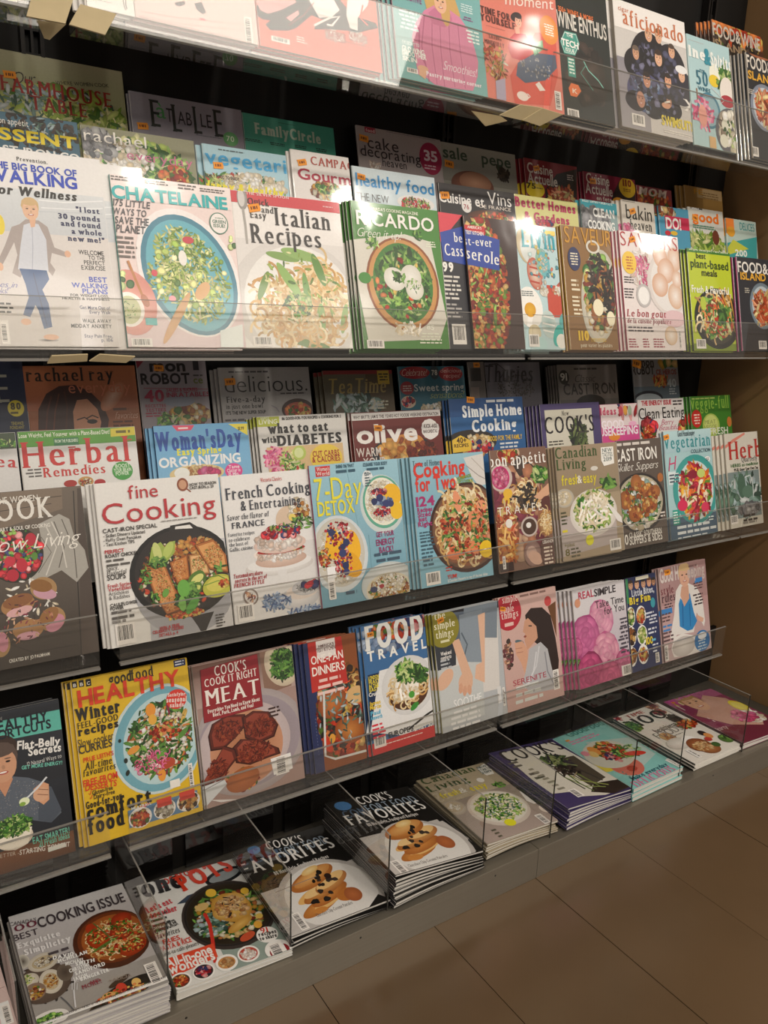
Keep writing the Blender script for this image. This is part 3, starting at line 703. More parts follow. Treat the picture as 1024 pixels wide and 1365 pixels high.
m('2f', 'A4', (928,195), None, '3a2420', 'casserole magazine with red badge and blue title panel over baked tomatoes and cheese', 'casserole magazine', '''
F blob 260 20 1010 480 100 290 cass 1
F blob 80 12 1010 480 100 290 cass 5
F leaf 30 12 1010 400 90 200 green 5
X c83038 932 232 1015 285
T 945 246 1000 252 10 f0e8e0 b|AMERICA'S
T 938 268 1008 276 14 f0e8e0 k|TEST KITCHEN
Q 2444a0 845 240 1070 292 1070 412 938 388
T 893 298 1042 330 34 f0eee8 r|best-ever
T 856 345 1068 392 48 f0eee8 r|Casserole
''', n=0, w=.128, off=.006)
m('2f', 'A5', (122,250), (268,285), 'bcd8dc', 'pale blue magazine with decorated egg cookies and a fried egg', 'egg cookie magazine', '''
Q b8543c 255 500 300 470 318 590 290 600
X c84c38 236 480 300 596
N d8c8a8 165 340 34 66 12 c4b490
N d6dcd8 180 350 36 56 10
N e8dcc8 195 440 26 58 10 c05840
P b84838 5 175 415 215 425
P b84838 5 175 440 215 450
P b84838 5 178 465 212 474
N e0c848 222 400 24 50 8 7cb8b0
N 6cb8c0 227 405 20 44 8
F blob 20 4 227 405 16 38 cream
N f6f4ee 178 560 44 74 10
N e8b428 178 568 20 26 0 d89c18
N 98b8b8 245 620 26 50 8 c8d8d4
P f0f0ea 4 225 590 265 600
P f0f0ea 4 222 615 266 625
P f0f0ea 4 224 640 268 650
N e8dcc0 195 650 22 30 0 d0c4a0
N b8dcdc 215 690 24 26 0
N 3cb8b0 278 660 16 40 -20
N 58b4b4 300 610 18 30 -10
N f0f0e8 290 680 18 26 0
F leaf 16 8 275 500 14 14 cream 4
F leaf 16 9 228 505 14 14 cream 6
F blob 30 9 240 400 90 120 egg 7
T 148 340 268 360 76 1ca0b0 r|Livin
X e8cc40 228 286 266 306
C 172 655 212 700
L 5c6c70 146 498 195 522 3
''', n=5, dx=.006, th=.005, spine='b8c4c4')
m('2f', 'A5', (285,262), (460,290), '8a6434', 'golden brown magazine with gratin dish and navy round badge', 'gratin dish magazine', '''
T 300 322 470 352 58 c89028 s|SAVEUR
N e0dcd0 425 520 62 168 -10 c0bcac
N d0c8b8 425 520 54 155 -10
F slice 30 26 425 500 48 140 salad 1
F blob 90 18 425 520 50 145 mix 2
F leaf 40 16 430 480 48 120 dark 3
N f0e8c8 420 560 18 30 0
N f0e8c8 465 600 14 26 0
N d8d4c8 400 345 24 24 0
N 8a6434 400 345 17 17 0
N 26305c 334 387 22 42 0
L e8e0c8 318 362 350 412 5 c
L e8dcc0 322 455 358 505 3
L e8dcc0 326 515 362 560 3
L e8dcc0 332 560 372 590 2
T 350 675 388 678 34 e8c028 R|110
T 396 680 448 684 18 e8c028 r|recettes
T 358 698 470 704 14 e8dcc0 r|pour varier les plaisirs
P c08828 3 345 712 480 712
''', n=2, dx=.004, spine='c8a040')
m('2f', 'A5', (492,283), (702,312), 'eae0de', 'white and pink magazine with sugar-dusted pastries and thin red lettering', 'dusted pastries magazine', '''
F leaf 60 14 570 420 40 70 pav 1
F leaf 30 10 580 430 30 60 rose 2
N f4f0ee 668 475 70 112 0 dcd4d0
N e8e4e2 668 475 58 100 0
N f0e0d8 640 380 24 40 30 d8a888
N f4e8e0 690 390 24 42 10 dcb498
N f4e8e0 660 430 30 44 25 d8a888
N f0e4dc 640 480 28 42 -10 d8a888
N f4ece6 695 520 26 46 10 d8b090
N f8f0ea 700 460 18 30 0 dcb498
N e8e4e0 582 518 26 42 0 b8b4b4
N f4f2f0 582 518 19 32 0
E e0c0c4 690 600 40 30
T 500 338 702 362 50 b4242c l|SAVEURS
N f0c840 530 400 25 40 0
L b86028 515 375 546 428 5 c
L 4c4448 511 446 548 476 3
L 4c4448 512 488 552 530 4
T 522 592 662 596 26 a02434 I|Le bon gout
T 524 614 680 620 18 8c2c3c I|de la cuisine populaire
L 5c5458 526 624 642 650 2
N f0e8e0 680 660 22 34 -20 d8b898
L a04050 528 668 566 704 4
L a04050 578 668 606 704 4
L a04050 616 668 660 704 4
C 706 640 718 708
S 540 318 12
''', n=4, dx=.005, spine='b8546a')
m('2f', 'A5', (733,335), (888,378), 'bccc2c', 'lime green magazine with noodle salad bowl and chopsticks', 'noodle salad magazine', '''
B 3c7a2c 0 0 1 .035
B 7a9020 0 .93 1 1
T 742 352 880 372 9 e8f0d0 b|Simple, Satisfying Plant Based
T 768 384 802 388 20 1c2410 b|best
T 748 408 883 436 30 2c4818 b|plant-based
T 788 444 843 454 24 1c2410 b|meals
T 752 500 885 520 26 f4f4e8 b|Fresh & Flavorful
N 24241c 845 600 78 108 0 141410
N 3c382c 845 596 66 94 0
F noodle 50 26 840 590 54 74 pasta 1
F leaf 50 16 845 595 56 80 salad 2
F strip 26 14 840 590 50 70 tom 3
N b8c840 793 545 10 24 0
P c89038 6 850 490 880 560 912 650
P c89038 6 868 490 892 540 912 600
F leaf 10 20 865 585 14 20 leafy 4
C 768 672 804 706
''', n=3, dx=.005, spine='3c4830')
m('2f', 'A5', (910,378), None, '2a2e36', 'dark island issue magazine with prawns on a plate, against the wall on the eye-level shelf', 'prawn plate magazine', '''
T 916 422 1100 460 38 e8e4dc b|FOOD&WINE
T 926 458 1016 468 26 e0a838 k|ISLAND
L b8b4a8 940 488 960 510 3
N 9cacb8 1005 555 44 82 0 6c7c88
N b8c4cc 1005 555 36 70 0
F leaf 60 14 1008 560 34 64 shrimp 1
C 990 678 1020 708
''', n=2, dx=.008, w=.2, spine='b83c7c')
# ---- second shelf, middle row
m('2m', 'A0', None, (300,478), '2c3c44', 'dark cast-iron cookery magazine with yellow spaced letters, left end', 'cast-iron cookery magazine', '''
B 3c6478 .4 0 1 .2
F blob 60 18 150 520 160 90 dark
F leaf 20 16 170 520 90 60 herbg
T -20 482 110 490 24 e8e4dc s|bon appétit
T -60 545 300 570 46 e8d020 k|ESSENT
T -70 600 308 616 30 e8e8e4 k|CAST-IRON CO
''')
m('2m', 'A0', (310,478), (755,555), '8c8c70', 'magazine with white lower-case title over cauliflower and grapes under a lamp glint', 'cauliflower magazine', '''
F blob 90 26 530 640 220 110 courg 1
F leaf 100 30 560 660 200 100 green 2
F blob 60 24 460 620 150 70 cream 3
F blob 30 18 680 690 60 40 tom 4
F blob 40 24 380 560 70 60 grey 4
T 328 545 572 582 46 f0ece4 s|rachael
T 495 612 752 664 36 c86890 s|everyday
''')
m('2m', 'A0', (785,557), (1115,608), 'a8ccd8', 'pale blue vegetarian magazine with light blue lettering over salads', 'vegetarian magazine', '''
L 4c5c60 850 578 968 604 1
T 802 640 1118 672 56 3ca4d8 b|vegetari
F leaf 90 20 950 730 180 50 salad 1
F blob 60 18 1000 720 130 40 cream 2
T 800 690 935 706 13 2c2820 k|FAMILY FOOD TO ENJOY
T 790 738 1110 768 34 e8d820 J|Happy & healthy
S 850 646 22
''', n=1, dx=.009)
m('2m', 'A1', (135,580), None, 'e6e0dc', 'white magazine with crimson lettering over a burger, third from the pale blue one', 'crimson lettered magazine', '''
T 218 640 385 668 32 b0483c r|CAMPAG
T 168 695 375 725 42 a81c3c b|Gourm
F blob 60 16 280 745 60 34 mix 1
F leaf 30 12 310 745 70 20 green 3
S 182 634 20
''', n=1, w=.118, dx=.005)
m('2m', 'A1', (375,633), (700,705), 'd0dee4', 'pale blue healthy food magazine with a strong lamp glint', 'healthy food magazine', '''
L 4c6c80 390 645 700 690 1
T 395 728 698 755 48 3490cc b|healthy food
V A4
T 512 132 640 155 30 4c4c4c l|THE NEW
N e8e4e0 745 150 70 30 0
F blob 50 9 745 156 60 26 berry 1
F leaf 26 8 745 156 60 26 green 2
V A1
S 413 690 18
''')
m('2m', 'A5', (-150,118), (120,150), '242024', 'black cookery and wine magazine with white title and round badge', 'cookery and wine magazine', '''
V A4
T 836 142 1012 164 40 f0ece8 b|Cuisine et
V A5
T 28 190 112 206 44 f0ece8 s|Vins
T -2 204 110 220 12 e8dcd0 s|DE FRANCE
N 8c4424 50 250 90 34 0 4c2818
F blob 50 10 60 250 70 30 tom
V A4
E e8e4e0 942 162 19 24
T 932 170 952 174 18 a02838 b|76
S 856 118 20
''')
m('2m', 'A5', (120,155), (345,188), 'd8d48c', 'pale yellow homes and gardens magazine with raspberry lettering', 'pale yellow garden magazine', '''
L 6c6c3c 250 172 340 190 1
T 124 195 340 230 34 b82c5c R|Better Homes
T 158 245 318 268 30 b82c5c R|& Gardens
N d86070 240 290 60 20 0
F blob 20 10 230 262 30 12 berry
''')
m('2m', 'A5', (355,170), (485,195), '8ca4a4', 'silver grey clean cookery magazine with teal top band', 'silver grey cookery magazine', '''
B 2c98a8 0 0 1 .1
T 362 180 470 200 9 e8f0e8 b|SKILLET SUPPERS + SHORTCUTS
F blob 60 16 400 250 60 50 grey
T 402 232 478 248 30 f0f0ec k|CLEAN
T 385 278 480 288 30 f0f0ec k|COOKING
''', n=1, dx=.01)
m('2m', 'A5', (500,172), (617,195), 'd4ccc0', 'cream baking magazine with black lower-case title', 'cream baking magazine', '''
L 6c6458 506 178 560 190 1
T 520 240 612 258 50 24221e s|bakin
T 535 280 612 292 34 24221e r|heaven
F blob 20 12 525 280 20 20 rose
S 541 218 12
''', n=2, dx=.009)
m('2m', 'A5', (632,195), (740,215), '4c98b8', 'bright blue and crimson magazine with big white capitals', 'blue and crimson magazine', '''
F blob 20 14 660 215 30 16 mix
X c82850 656 232 760 290
T 662 278 716 286 40 f0ece8 k|DO!
N c82838 668 295 10 9 0
N e0b838 690 296 12 8 0
''', n=1, dx=.008, th=.005)
m('2m', 'A5', (738,196), (862,225), 'd4d4cc', 'pale magazine with orange lower-case title and green tick marks', 'orange titled magazine', '''
X 2c2c2c 748 202 790 214
T 752 212 786 214 9 f0f0f0 k|BBC
T 756 252 848 262 36 f07818 k|good
L 3c8c6c 756 262 850 290 2
F leaf 20 14 770 330 30 40 green 2
F leaf 60 16 810 330 60 26 courg 2
S 764 242 12
N 6c3420 838 312 12 26 0
''', n=2, dx=.012)
m('2m', 'A5', (872,235), (980,262), 'b8ccc4', 'teal and orange magazine leaning at the right end of the middle row', 'teal and orange magazine', '''
X f08838 866 240 905 300
T 924 280 976 294 26 2c8c90 s|DELICES
Q 3ca0a0 880 330 985 310 985 400 880 400
Q c8cc48 870 345 900 318 955 352 880 372
N e0a030 892 290 14 18 0
T 908 375 950 380 22 f0f0e8 k|200
''', n=1, dx=.01)
# ---- second shelf, back row
m('2b', 'A0', None, (475,280), '9c9c72', 'soft green farmhouse magazine with dark red serif lettering, top left', 'farmhouse magazine', '''
B b0ae90 0 0 1 .3 8c9060
F blob 70 60 250 460 240 120 courg 1
F leaf 80 26 240 430 240 90 herbg 2
F leaf 60 34 330 450 160 60 courg 3
T 55 325 145 330 44 2c2420 c|Our
T 218 330 425 342 14 2c2820 s|WHERE WOMEN COOK
T 5 370 432 402 58 9c2820 r|FARMHOUSE
T 122 432 340 455 54 9c2820 r|TABLE
S 36 292 28
''', w=.2)
m('2b', 'A0', (500,352), (940,430), '9c98a4', 'grey lilac magazine with tall thin black capitals and small green seal', 'grey lilac magazine', '''
T 590 492 628 498 104 2c3430 r|E
T 612 458 648 464 60 4c9858 s|à
T 652 474 675 478 52 2c2c30 s|T
T 675 512 712 518 104 2c3430 r|L
T 695 484 750 492 50 2c2c30 s|AB
T 758 520 790 526 104 2c3430 r|L
T 785 494 828 502 50 2c2c30 s|LE
T 838 532 872 538 104 2c3430 r|E
L 4c4c54 765 524 878 545 1
N 6cb070 900 543 28 27 0
T 884 550 914 554 20 e8f0e0 s|70
S 556 492 24
''', n=1)
m('2b', 'A1', (-52,440), (305,498), '4ca890', 'mint green family magazine in the back row with pale title', 'mint green magazine', '''
L 24342c 85 476 160 492 1 c
T 0 528 256 554 42 c4d8c4 R|FamilyCircle
L 2c3c34 -50 535 30 560 2 c
L 24342c 55 552 120 575 2 c
L 24342c 145 562 210 585 2 c
L 24342c 232 575 285 598 2 c
B a03848 0 .27 .6 1
''')
m('2b', 'A1', (392,485), (722,548), 'b4a8a8', 'pinkish grey cake decorating magazine with round crimson badge', 'cake decorating magazine', '''
X b03048 426 492 470 522
T 432 514 466 517 12 f0d8d8 b|food
L 5c5054 512 512 715 552 1
T 440 580 560 592 46 2c2428 s|cake
T 412 606 648 642 42 2c2428 s|decorating
T 498 648 592 662 32 2c2428 s|heaven
F leaf 20 14 470 650 20 16 pav
E a82850 685 620 42 62
T 660 625 712 632 40 f0dce4 k|35
L e8c8d4 655 638 712 668 2 c
S 423 540 20
''')
m('2b', 'A1', (722,555), (1013,600), '9c9a92', 'grey magazine with dark green title over a cracked brown egg', 'brown egg magazine', '''
B b0aea4 0 0 1 .3 84827a
T 734 615 998 655 46 3c5040 b|sale   pepe
F leaf 12 20 970 680 20 24 dark
N a8684c 850 725 80 56 0 6c4438
N c49478 860 712 60 40 0 9c6c54
S 756 640 20
''')
m('2b', 'A6', (385,425), (665,490), '8c1c2c', 'red food magazine with flames, left of two alike in the back row', 'red flame magazine', '''
Q 241c20 560 520 665 495 665 680 500 680 500 600
F leaf 40 30 590 640 70 50 tom 1
F leaf 30 20 590 645 60 40 shrimp 3
T 405 500 540 540 52 e8dcd4 b|Cuisine
T 408 560 565 590 54 e8dcd4 b|Actuelle
N e8cc28 445 600 50 44 0
T 402 592 450 598 28 2c2410 k|75
L 4c4010 452 588 495 604 1
L d8ccc8 612 520 655 560 3
S 452 490 18
''', n=2, dx=.009)
m('2b', 'A6', (695,492), (970,562), '8c1c3c', 'crimson food magazine with yellow disc badge, right of two alike in the back row', 'crimson disc badge magazine', '''
Q 2c1c1c 850 640 885 560 975 580 975 700 850 700
T 715 555 838 592 52 e8dcd4 b|Cuisine
T 712 612 855 645 54 e8dcd4 b|Actuelle
T 770 655 850 668 22 e8dcd4 b|en fete
E ecc02c 930 592 42 52
T 906 582 952 588 34 8c2414 R|110
L 8c4414 902 592 956 620 2 c
N e8a030 885 665 30 22 0
S 748 558 18
''', n=1, dx=.007)
m('2b', 'A2', (500,730), (640,760), '8c3844', 'dull red magazine with pale handwriting half hidden at the back', 'dull red magazine', '''
T 508 768 625 790 30 d8c4b8 J|MOM
F blob 30 12 560 790 80 30 tom
''')
m('2b', 'A2', (690,728), (840,765), 'b08848', 'golden tan magazine leaning alone at the right end of the back row', 'golden tan magazine', '''
X c8ac80 740 745 840 800
L 8c6c3c 760 760 830 800 3 c
T 730 768 765 774 20 d89c20 b|FE
''', n=2, dx=.01)
# ---- top shelf: measured from the lower corners, the sheets run up out of the photograph
def low(view, BL, BR, base, label, what, art, **k):
    """stands a magazine whose lower corners show; the top follows from its usual height"""
    V = VIEWS[view]; y0, z0 = ROWS['1f']; d1 = ray(V[0]+BL[0]/V[2], V[1]+BL[1]/V[2]); d2 = ray(V[0]+BR[0]/V[2], V[1]+BR[1]/V[2]); x1 = d1.x/d1.y*y0; x2 = d2.x/d2.y*y0
    kk = dict(n=0, dx=.003, th=.005, spine=None, hh=.252); kk.update(k)

    return make(frame(y0, z0, TILT, x1), x2-x1, kk['hh'], kk['th'], base, kk['spine'] or base, label, 'V '+view+'\n'+art, kk['n'], kk['dx'], None, what)
low('Z', (-70,-22), (34,0), 'b8b49c', 'pale magazine in the left bay of the top shelf, only its foot in view', 'top left magazine', '', n=4, dx=.002)
low('A0', (330,50), (528,98), 'ece8e4', 'white magazine with a tiny pair of drawn legs, behind the cardboard flaps', 'white drawn legs magazine', '''
P 3c3434 3 478 -6 484 24 490 38
P 3c3434 3 490 -6 490 20 496 36
L 7c7878 360 0 440 14 1
''', n=2, dx=.006)
low('A0', (530,98), (1010,205), 'ecccc8', 'pale pink magazine with two drawn shoes and tall barcode', 'pale pink magazine', '''
P e0b0ac 3 545 44 700 70 960 96
P e4bcb8 3 545 60 700 92 960 120
Q 5c4c54 682 10 720 4 722 18 700 26 684 20
Q 4c4048 758 14 786 8 804 50 790 56 766 36
N d86c74 790 76 12 4 0
T 545 72 943 160 9 5c4c48 s|Bien en grand - Vous avez du temps? - Libre, vous, gagnez! - Composez, soyez
T 545 84 900 162 9 5c4c48 s|une forme belle - Douce et mesurable - Reussir une fee - De lien essentiel
C 950 62 990 178
''', n=3, dx=.003, spine='d8b8b4')
V_C = 'coral magazine'
low('A1', (20,205), (498,262), 'e0644c', 'coral magazine with drawn black flowing hair and pale figures, top shelf', 'coral hair magazine', '''
Q 241c20 0 20 110 -20 300 -40 380 60 470 90 480 110 440 118 400 130 360 120 300 116 230 114 240 92 270 80 220 60 160 110 130 120 60 118 40 96 60 80 30 76 0 60
Q f0e4e0 210 0 290 -30 330 40 300 66 250 70
Q f0e4e0 360 0 450 -40 440 20 400 70 400 120 370 110 356 60
Q e8a0a0 0 0 150 -30 160 10 100 40 50 54 20 40
Q e8a0a0 120 70 168 40 172 56 140 84
P f0e4e0 7 230 100 290 70 330 64 300 100 280 96
P d85840 6 420 20 410 70 440 100
P 8c2c24 3 130 100 190 60 230 10
X a83c2c 270 112 355 172
X a83c2c 365 122 440 175
F blob 60 3 312 142 40 28 pav 2
F blob 60 3 402 150 36 26 pav 4
L 7c2c20 350 168 470 192 1
C 62 138 136 176
L f0d8d0 160 138 205 176 3
''', n=3, dx=.002)
low('A1', (560,305), (910,370), '7cb4b4', 'teal magazine with smiling woman in a pink ribbed sweater', 'pink sweater magazine', '''
Q d0a868 655 -20 700 -40 770 -30 800 60 790 104 740 90 700 60 670 40
Q d888a8 626 90 660 40 700 20 760 40 800 70 840 130 870 240 868 300 850 355 760 350 700 330 664 300 636 290 620 200 612 140
P b8688c 4 660 60 650 180 680 320
P b8688c 3 690 60 690 180 710 330
P b8688c 3 720 70 725 200 740 340
P b8688c 3 755 70 760 200 780 340
P b8688c 3 790 90 800 200 820 345
P b8688c 5 640 110 640 200 668 260
Q c87898 676 50 700 30 760 50 770 80 740 108 690 92
E e0b090 655 268 20 12
Q e0b090 640 262 672 268 664 310 640 292
H 722 8 42 e8b898 d0a868 long
T 560 -10 650 18 24 8c4c84 k|& POSITIVE
L d8ecec 558 30 640 130 5 c
L d8ecec 800 10 850 60 4 c
L 8c4c84 810 60 850 90 2 c
L e8f4f0 816 110 876 180 4 r
T 572 172 640 182 13 d8ecec b|THE SECRET TO
T 574 200 664 212 19 f0f4f0 k|GLOWING,
T 574 218 668 230 19 f0f4f0 k|SMOOTHER
T 576 236 632 244 17 f0f4f0 k|SKIN
T 735 275 868 300 34 f0e8f0 c|Smoothies!
T 668 292 884 345 16 f0e8f0 R|Pastry nurturing corner
C 592 262 636 290
''', n=5, dx=.0055, spine='7c4c68')
low('A1', (905,395), (1208,450), 'e08070', 'coral illustrated magazine with seated reading woman in polka-dot skirt', 'polka-dot skirt magazine', '''
V A2
Q d85848 100 130 180 130 190 300 160 420 20 420 0 300 60 200
N 2c1c20 24 68 22 18 20
H 32 84 24 f0b8a0 2c1c20 short
Q c83840 0 150 20 130 60 136 88 180 80 230 40 240 6 230 -10 190
Q f0b8a0 18 106 36 106 38 134 22 134
Q 4c5c74 30 250 100 210 180 220 186 270 140 320 60 330 24 300
F blob 26 6 106 272 66 44 grey 2
Q 7cb088 84 178 128 160 132 196 96 222
P 3c7c5c 3 100 170 110 218
Q f0e8e0 100 335 115 325 140 360 118 362
E f0e4dc 50 382 22 18
P f0e4dc 4 68 372 80 384 68 392
E e89030 154 120 34 56
L f8e8c8 132 90 176 150 5 c
T -20 18 175 40 44 f4e4dc i|moment
V A1
T 880 55 995 75 26 5c3430 R|TIME FOR
T 878 82 1014 112 26 5c3430 R|YOURSELF
L 7c4c40 890 95 985 125 2 c
T 912 150 960 160 17 5c3430 r|EATING
T 896 172 972 186 17 5c3430 r|MINDFULLY
L 7c4c40 905 188 970 210 2 c
P 7c5c34 3 890 165 930 260 945 310
P 7c5c34 3 980 210 950 280 948 310
P 7c5c34 3 905 250 940 290 950 310
F leaf 26 12 935 250 50 60 mix 3
F blob 10 12 930 200 40 30 tom 3
Q b0a8c0 938 316 975 306 980 400 944 404
V A2
C 175 360 206 440
X f0e4dc -60 400 6 420
''', n=0)
m('1f', 'A2', (178,0), (385,70), '1c2422', 'black wine magazine with white capitals and green hexagon', 'green hexagon magazine', '''
F blob 40 26 310 300 80 120 dark 3
T 190 38 330 92 20 e87c3c b|350+ WINES & MORE
T 186 100 384 162 62 dcd8d0 b|WINE ENTHUS
Q 3c9888 216 122 262 134 276 176 258 222 214 212 198 164
P d0e8e0 2 216 128 260 138 272 176 256 216 216 206 202 164 216 128
T 222 144 250 152 14 f0f0ec b|THE
T 204 178 272 196 26 f0f0ec k|TECH
T 220 202 256 212 14 f0f0ec b|ISSUE
X 3c9888 226 222 262 310
L e8f0e8 228 226 260 300 5 c
Q e87840 242 330 270 338 282 362 264 386 240 380 232 350
T 248 368 268 374 18 f0e8d8 b|K
P 8cd8c8 3 290 240 310 280 350 320 370 350
P 4c8c7c 3 300 260 280 290 330 360
C 226 428 276 486
''', n=1, dx=.001, h=.262)
m('1f', 'A2', (405,0), (690,78), 'd0ccc8', 'white magazine with a crowd of men in dark coats looking up', 'crowd of men magazine', '''
B f0ece8 0 0 1 .22
B 8c8890 0 .45 .4 1 a09ca0
T 450 2 664 66 12 2c2824 k|ARIZONA BUZZ / AMERICAN JOURNAL / A COLORFUL ISSUE
T 428 40 470 52 18 c8744c s|cigar
T 448 100 686 168 62 c8744c r|aficionado
N 1c1a20 560 300 80 170 0
N 1c1a20 500 250 46 60 20
N 26242c 640 300 60 120 0
N 2c2c38 680 350 50 70 0
N 4c4e74 540 370 70 80 0
F blob 70 12 545 375 66 70 blue 3
N 22202a 500 400 40 40 0
N 1c1a20 620 430 60 50 0
F blob 60 16 580 320 110 150 crowd 2
H 548 135 30 d8a888 2c2420 bald
H 588 145 27 e0b090 8c6440 short
H 640 205 26 d8a888 4c3c30 short
H 498 210 26 c89878 6c5c50 short
H 588 232 30 e0b090 3c2c24 short
H 542 318 29 c89074 2c2420 short
H 626 322 27 d8a080 2c2420 short
H 680 300 27 e0b090 8c8c90 bald
N e8e8e8 678 278 22 16 0
H 518 392 34 c08c74 6c6468 bald
H 630 405 22 c08c70 2c2420 short
E d8a080 618 420 16 12
P f0ece0 4 612 408 634 404
C 482 448 536 506
T 690 440 740 452 46 f4f0ec r|X
T 602 490 730 528 38 ecd848 k|SWIMSUITS
L f0ece4 610 510 740 556 2
''', n=2, dx=.010, th=.009, spine='8c8478', off=.006)
m('1f', 'A2', (700,145), (868,190), 'b0d0d4', 'pale blue wine and spirits magazine with wine glasses and oysters', 'wine glasses magazine', '''
L c86050 706 155 770 178 1
T 706 222 775 240 46 f0f4f0 R|ine
T 770 252 798 262 62 2c8ca0 R|&
T 796 256 876 284 50 f0f4f0 R|Spirits
T 752 288 772 294 14 2c6c80 b|TOP
T 740 334 786 346 56 2c6c80 r|50
T 746 358 795 370 16 2c6c80 b|WINES
L 4c6c7c 750 366 820 400 3
N f0f0e0 812 300 20 46 10
N e8c830 810 322 20 24 0
F leaf 26 20 855 310 18 50 green 3
F leaf 10 16 840 340 14 20 leafy 3
N e8e0d8 862 370 28 60 0
N a82838 862 404 26 24 0
P c8d0d0 3 800 350 850 400 820 424
P 8c6c54 5 740 350 745 400 750 440
N 3c7c94 790 440 44 70 10
N 8cb0bc 790 440 36 60 10
F strip 16 22 770 450 40 60 rose 2
N e8a090 765 460 16 44 0
N 5c5c64 880 530 60 96 0
F slice 18 22 880 530 50 84 oyst 3
N e8e8d8 856 500 16 26 10
N e8e8d8 898 500 16 26 -10
N e8e8d8 850 560 16 26 10
N e8e8d8 900 570 16 26 -10
F blob 10 8 880 530 34 60 green 3
X d8b078 790 540 820 600
''', n=0, h=.232)
m('1f', 'A2', (935,205), None, '22262c', 'dark island issue magazine with plate of prawns, top shelf right end', 'top shelf prawn magazine', '''
N 9c5c3c 990 215 46 20 0
T 940 270 1110 318 50 dcd4c8 b|FOOD&WINE
T 938 310 1050 340 32 e0a838 k|ISLAND
L c8c0b4 942 348 970 378 3
N a8b4c4 1012 430 54 92 0 7c8494
N c0c8d0 1012 430 44 78 0
F leaf 60 18 1016 430 40 70 shrimp 3
C 944 576 988 624
''', n=4, dx=.006, w=.2, spine='b8b0a4')
m('1m', 'A2', (800,90), (1000,135), '4c2c20', 'brown copy of the island issue raised at the back of the top shelf', 'raised island magazine', '''
F blob 60 20 900 140 100 60 tom 2
F blob 40 14 900 200 100 60 dark 2
T 806 148 992 196 50 ccc4b8 b|FOOD&WINE
T 806 186 940 220 30 9c8468 k|ISLAND
''', n=4, dx=.007)
# ---- third shelf, back row
m('3b', 'B0', (-190,45), (85,62), '26304c', 'navy magazine with giant pale letter and yellow 80 disc, far left back', 'navy magazine', '''
T -20 224 38 226 110 a8a89c r|E
E d8c840 62 247 32 32
T 42 250 82 252 26 3c3820 R|80
L 5c5420 40 256 84 272 1
T 44 310 92 312 12 b8ac60 b|TENDANCE
T 40 326 96 328 12 b8ac60 b|FONDANT
''')
m('3b', 'B0', (85,75), (525,85), '9c5c38', 'copper brown magazine with dark-haired woman and black lower-case title', 'copper brown magazine', '''
B b87048 0 0 1 .3 a86040
Q 3c1c18 150 330 150 250 180 190 230 160 290 155 350 180 400 230 425 290 420 330
Q c88c6c 290 330 285 260 300 215 340 210 380 250 395 300 390 330
P 2c1814 5 300 292 330 282 345 292
N 241814 360 298 20 9 0
P 2c1814 5 335 288 360 274 384 284
P 5c2c20 6 200 200 185 260 180 330
P 6c3424 5 230 190 215 260 210 330
P 4c2418 7 250 180 262 240 258 330
T 102 134 445 146 52 1c1410 r|rachael ray
T 268 180 510 190 44 c87858 s|everyday
T 450 284 540 288 26 d8b09c c|favorites
L 5c3424 440 240 510 258 1
L 5c3424 440 292 530 318 2
N dcb4a0 440 200 70 30 50 b87048
''')
m('3b', 'B0', (528,60), (800,60), '989098', 'grey kitchen robot magazine with chunky letters and magenta 40, left of two', 'left robot cookery magazine', '''
Q 8c2038 528 60 560 60 535 92
T 584 100 724 104 46 1c181c k|mon
T 550 150 742 152 42 1c181c k|ROBOT
T 755 148 792 150 28 6c7438 b|ce
X 2c2830 750 62 776 98
L 4c484c 752 112 800 124 1
P a02848 2 560 168 815 172
T 565 218 642 222 46 a02848 k|40
T 650 180 770 182 14 a02848 b|SALEES & SUCREES
T 650 200 818 202 18 a02848 b|INRATABLES
T 568 242 648 244 12 a02848 b|RECETTES
T 568 258 648 260 12 a02848 b|TESTEES
L a02848 568 262 650 280 2
F blob 60 24 740 270 80 40 mix 1
N 8c90a0 700 220 60 20 0
F leaf 16 16 660 290 50 24 green
S 618 90 22
''')
m('3b', 'B0', (848,85), (1203,88), 'a8a4a4', 'grey magazine with thin dark lower-case title and bowl of soup', 'grey soup magazine', '''
V B1
L 4c484c 12 98 170 110 1
T 0 178 322 186 66 2c2a2c l|delicious.
L 4c484c 215 183 315 192 1
T 6 222 158 224 24 242224 r|Five-a-day
T 4 246 148 248 18 242224 r|in just one bowl
T 4 268 160 270 13 242224 k|IT'S THE NEW SUPER SOUP
L 4c484c 0 286 90 298 1
N 3c2420 285 252 62 44 0
N a84c38 285 256 52 34 0
F blob 30 14 285 256 48 30 tom 2
P 8c8890 4 180 235 200 245 212 262
O c 1
S 18 143 24
'''.replace('O c 1\n',''), n=2, dx=.006)
m('3b', 'B1', (378,98), (650,98), '5c4c34', 'dim olive tea magazine with gold script title and red top band', 'dim tea magazine', '''
B 8c2c2c 0 0 1 .035
B 6c6450 .0 .035 .6 .4 4c4434
X c8a838 592 100 642 152
L 3c3420 596 108 638 140 3 c
F leaf 40 24 520 230 100 40 herbg 2
T 408 180 630 196 60 b09858 I|TeaTime
T 568 248 590 250 40 c8c4b0 r|2
L c8c4b0 592 214 640 250 3
''', n=2, dx=.0075)
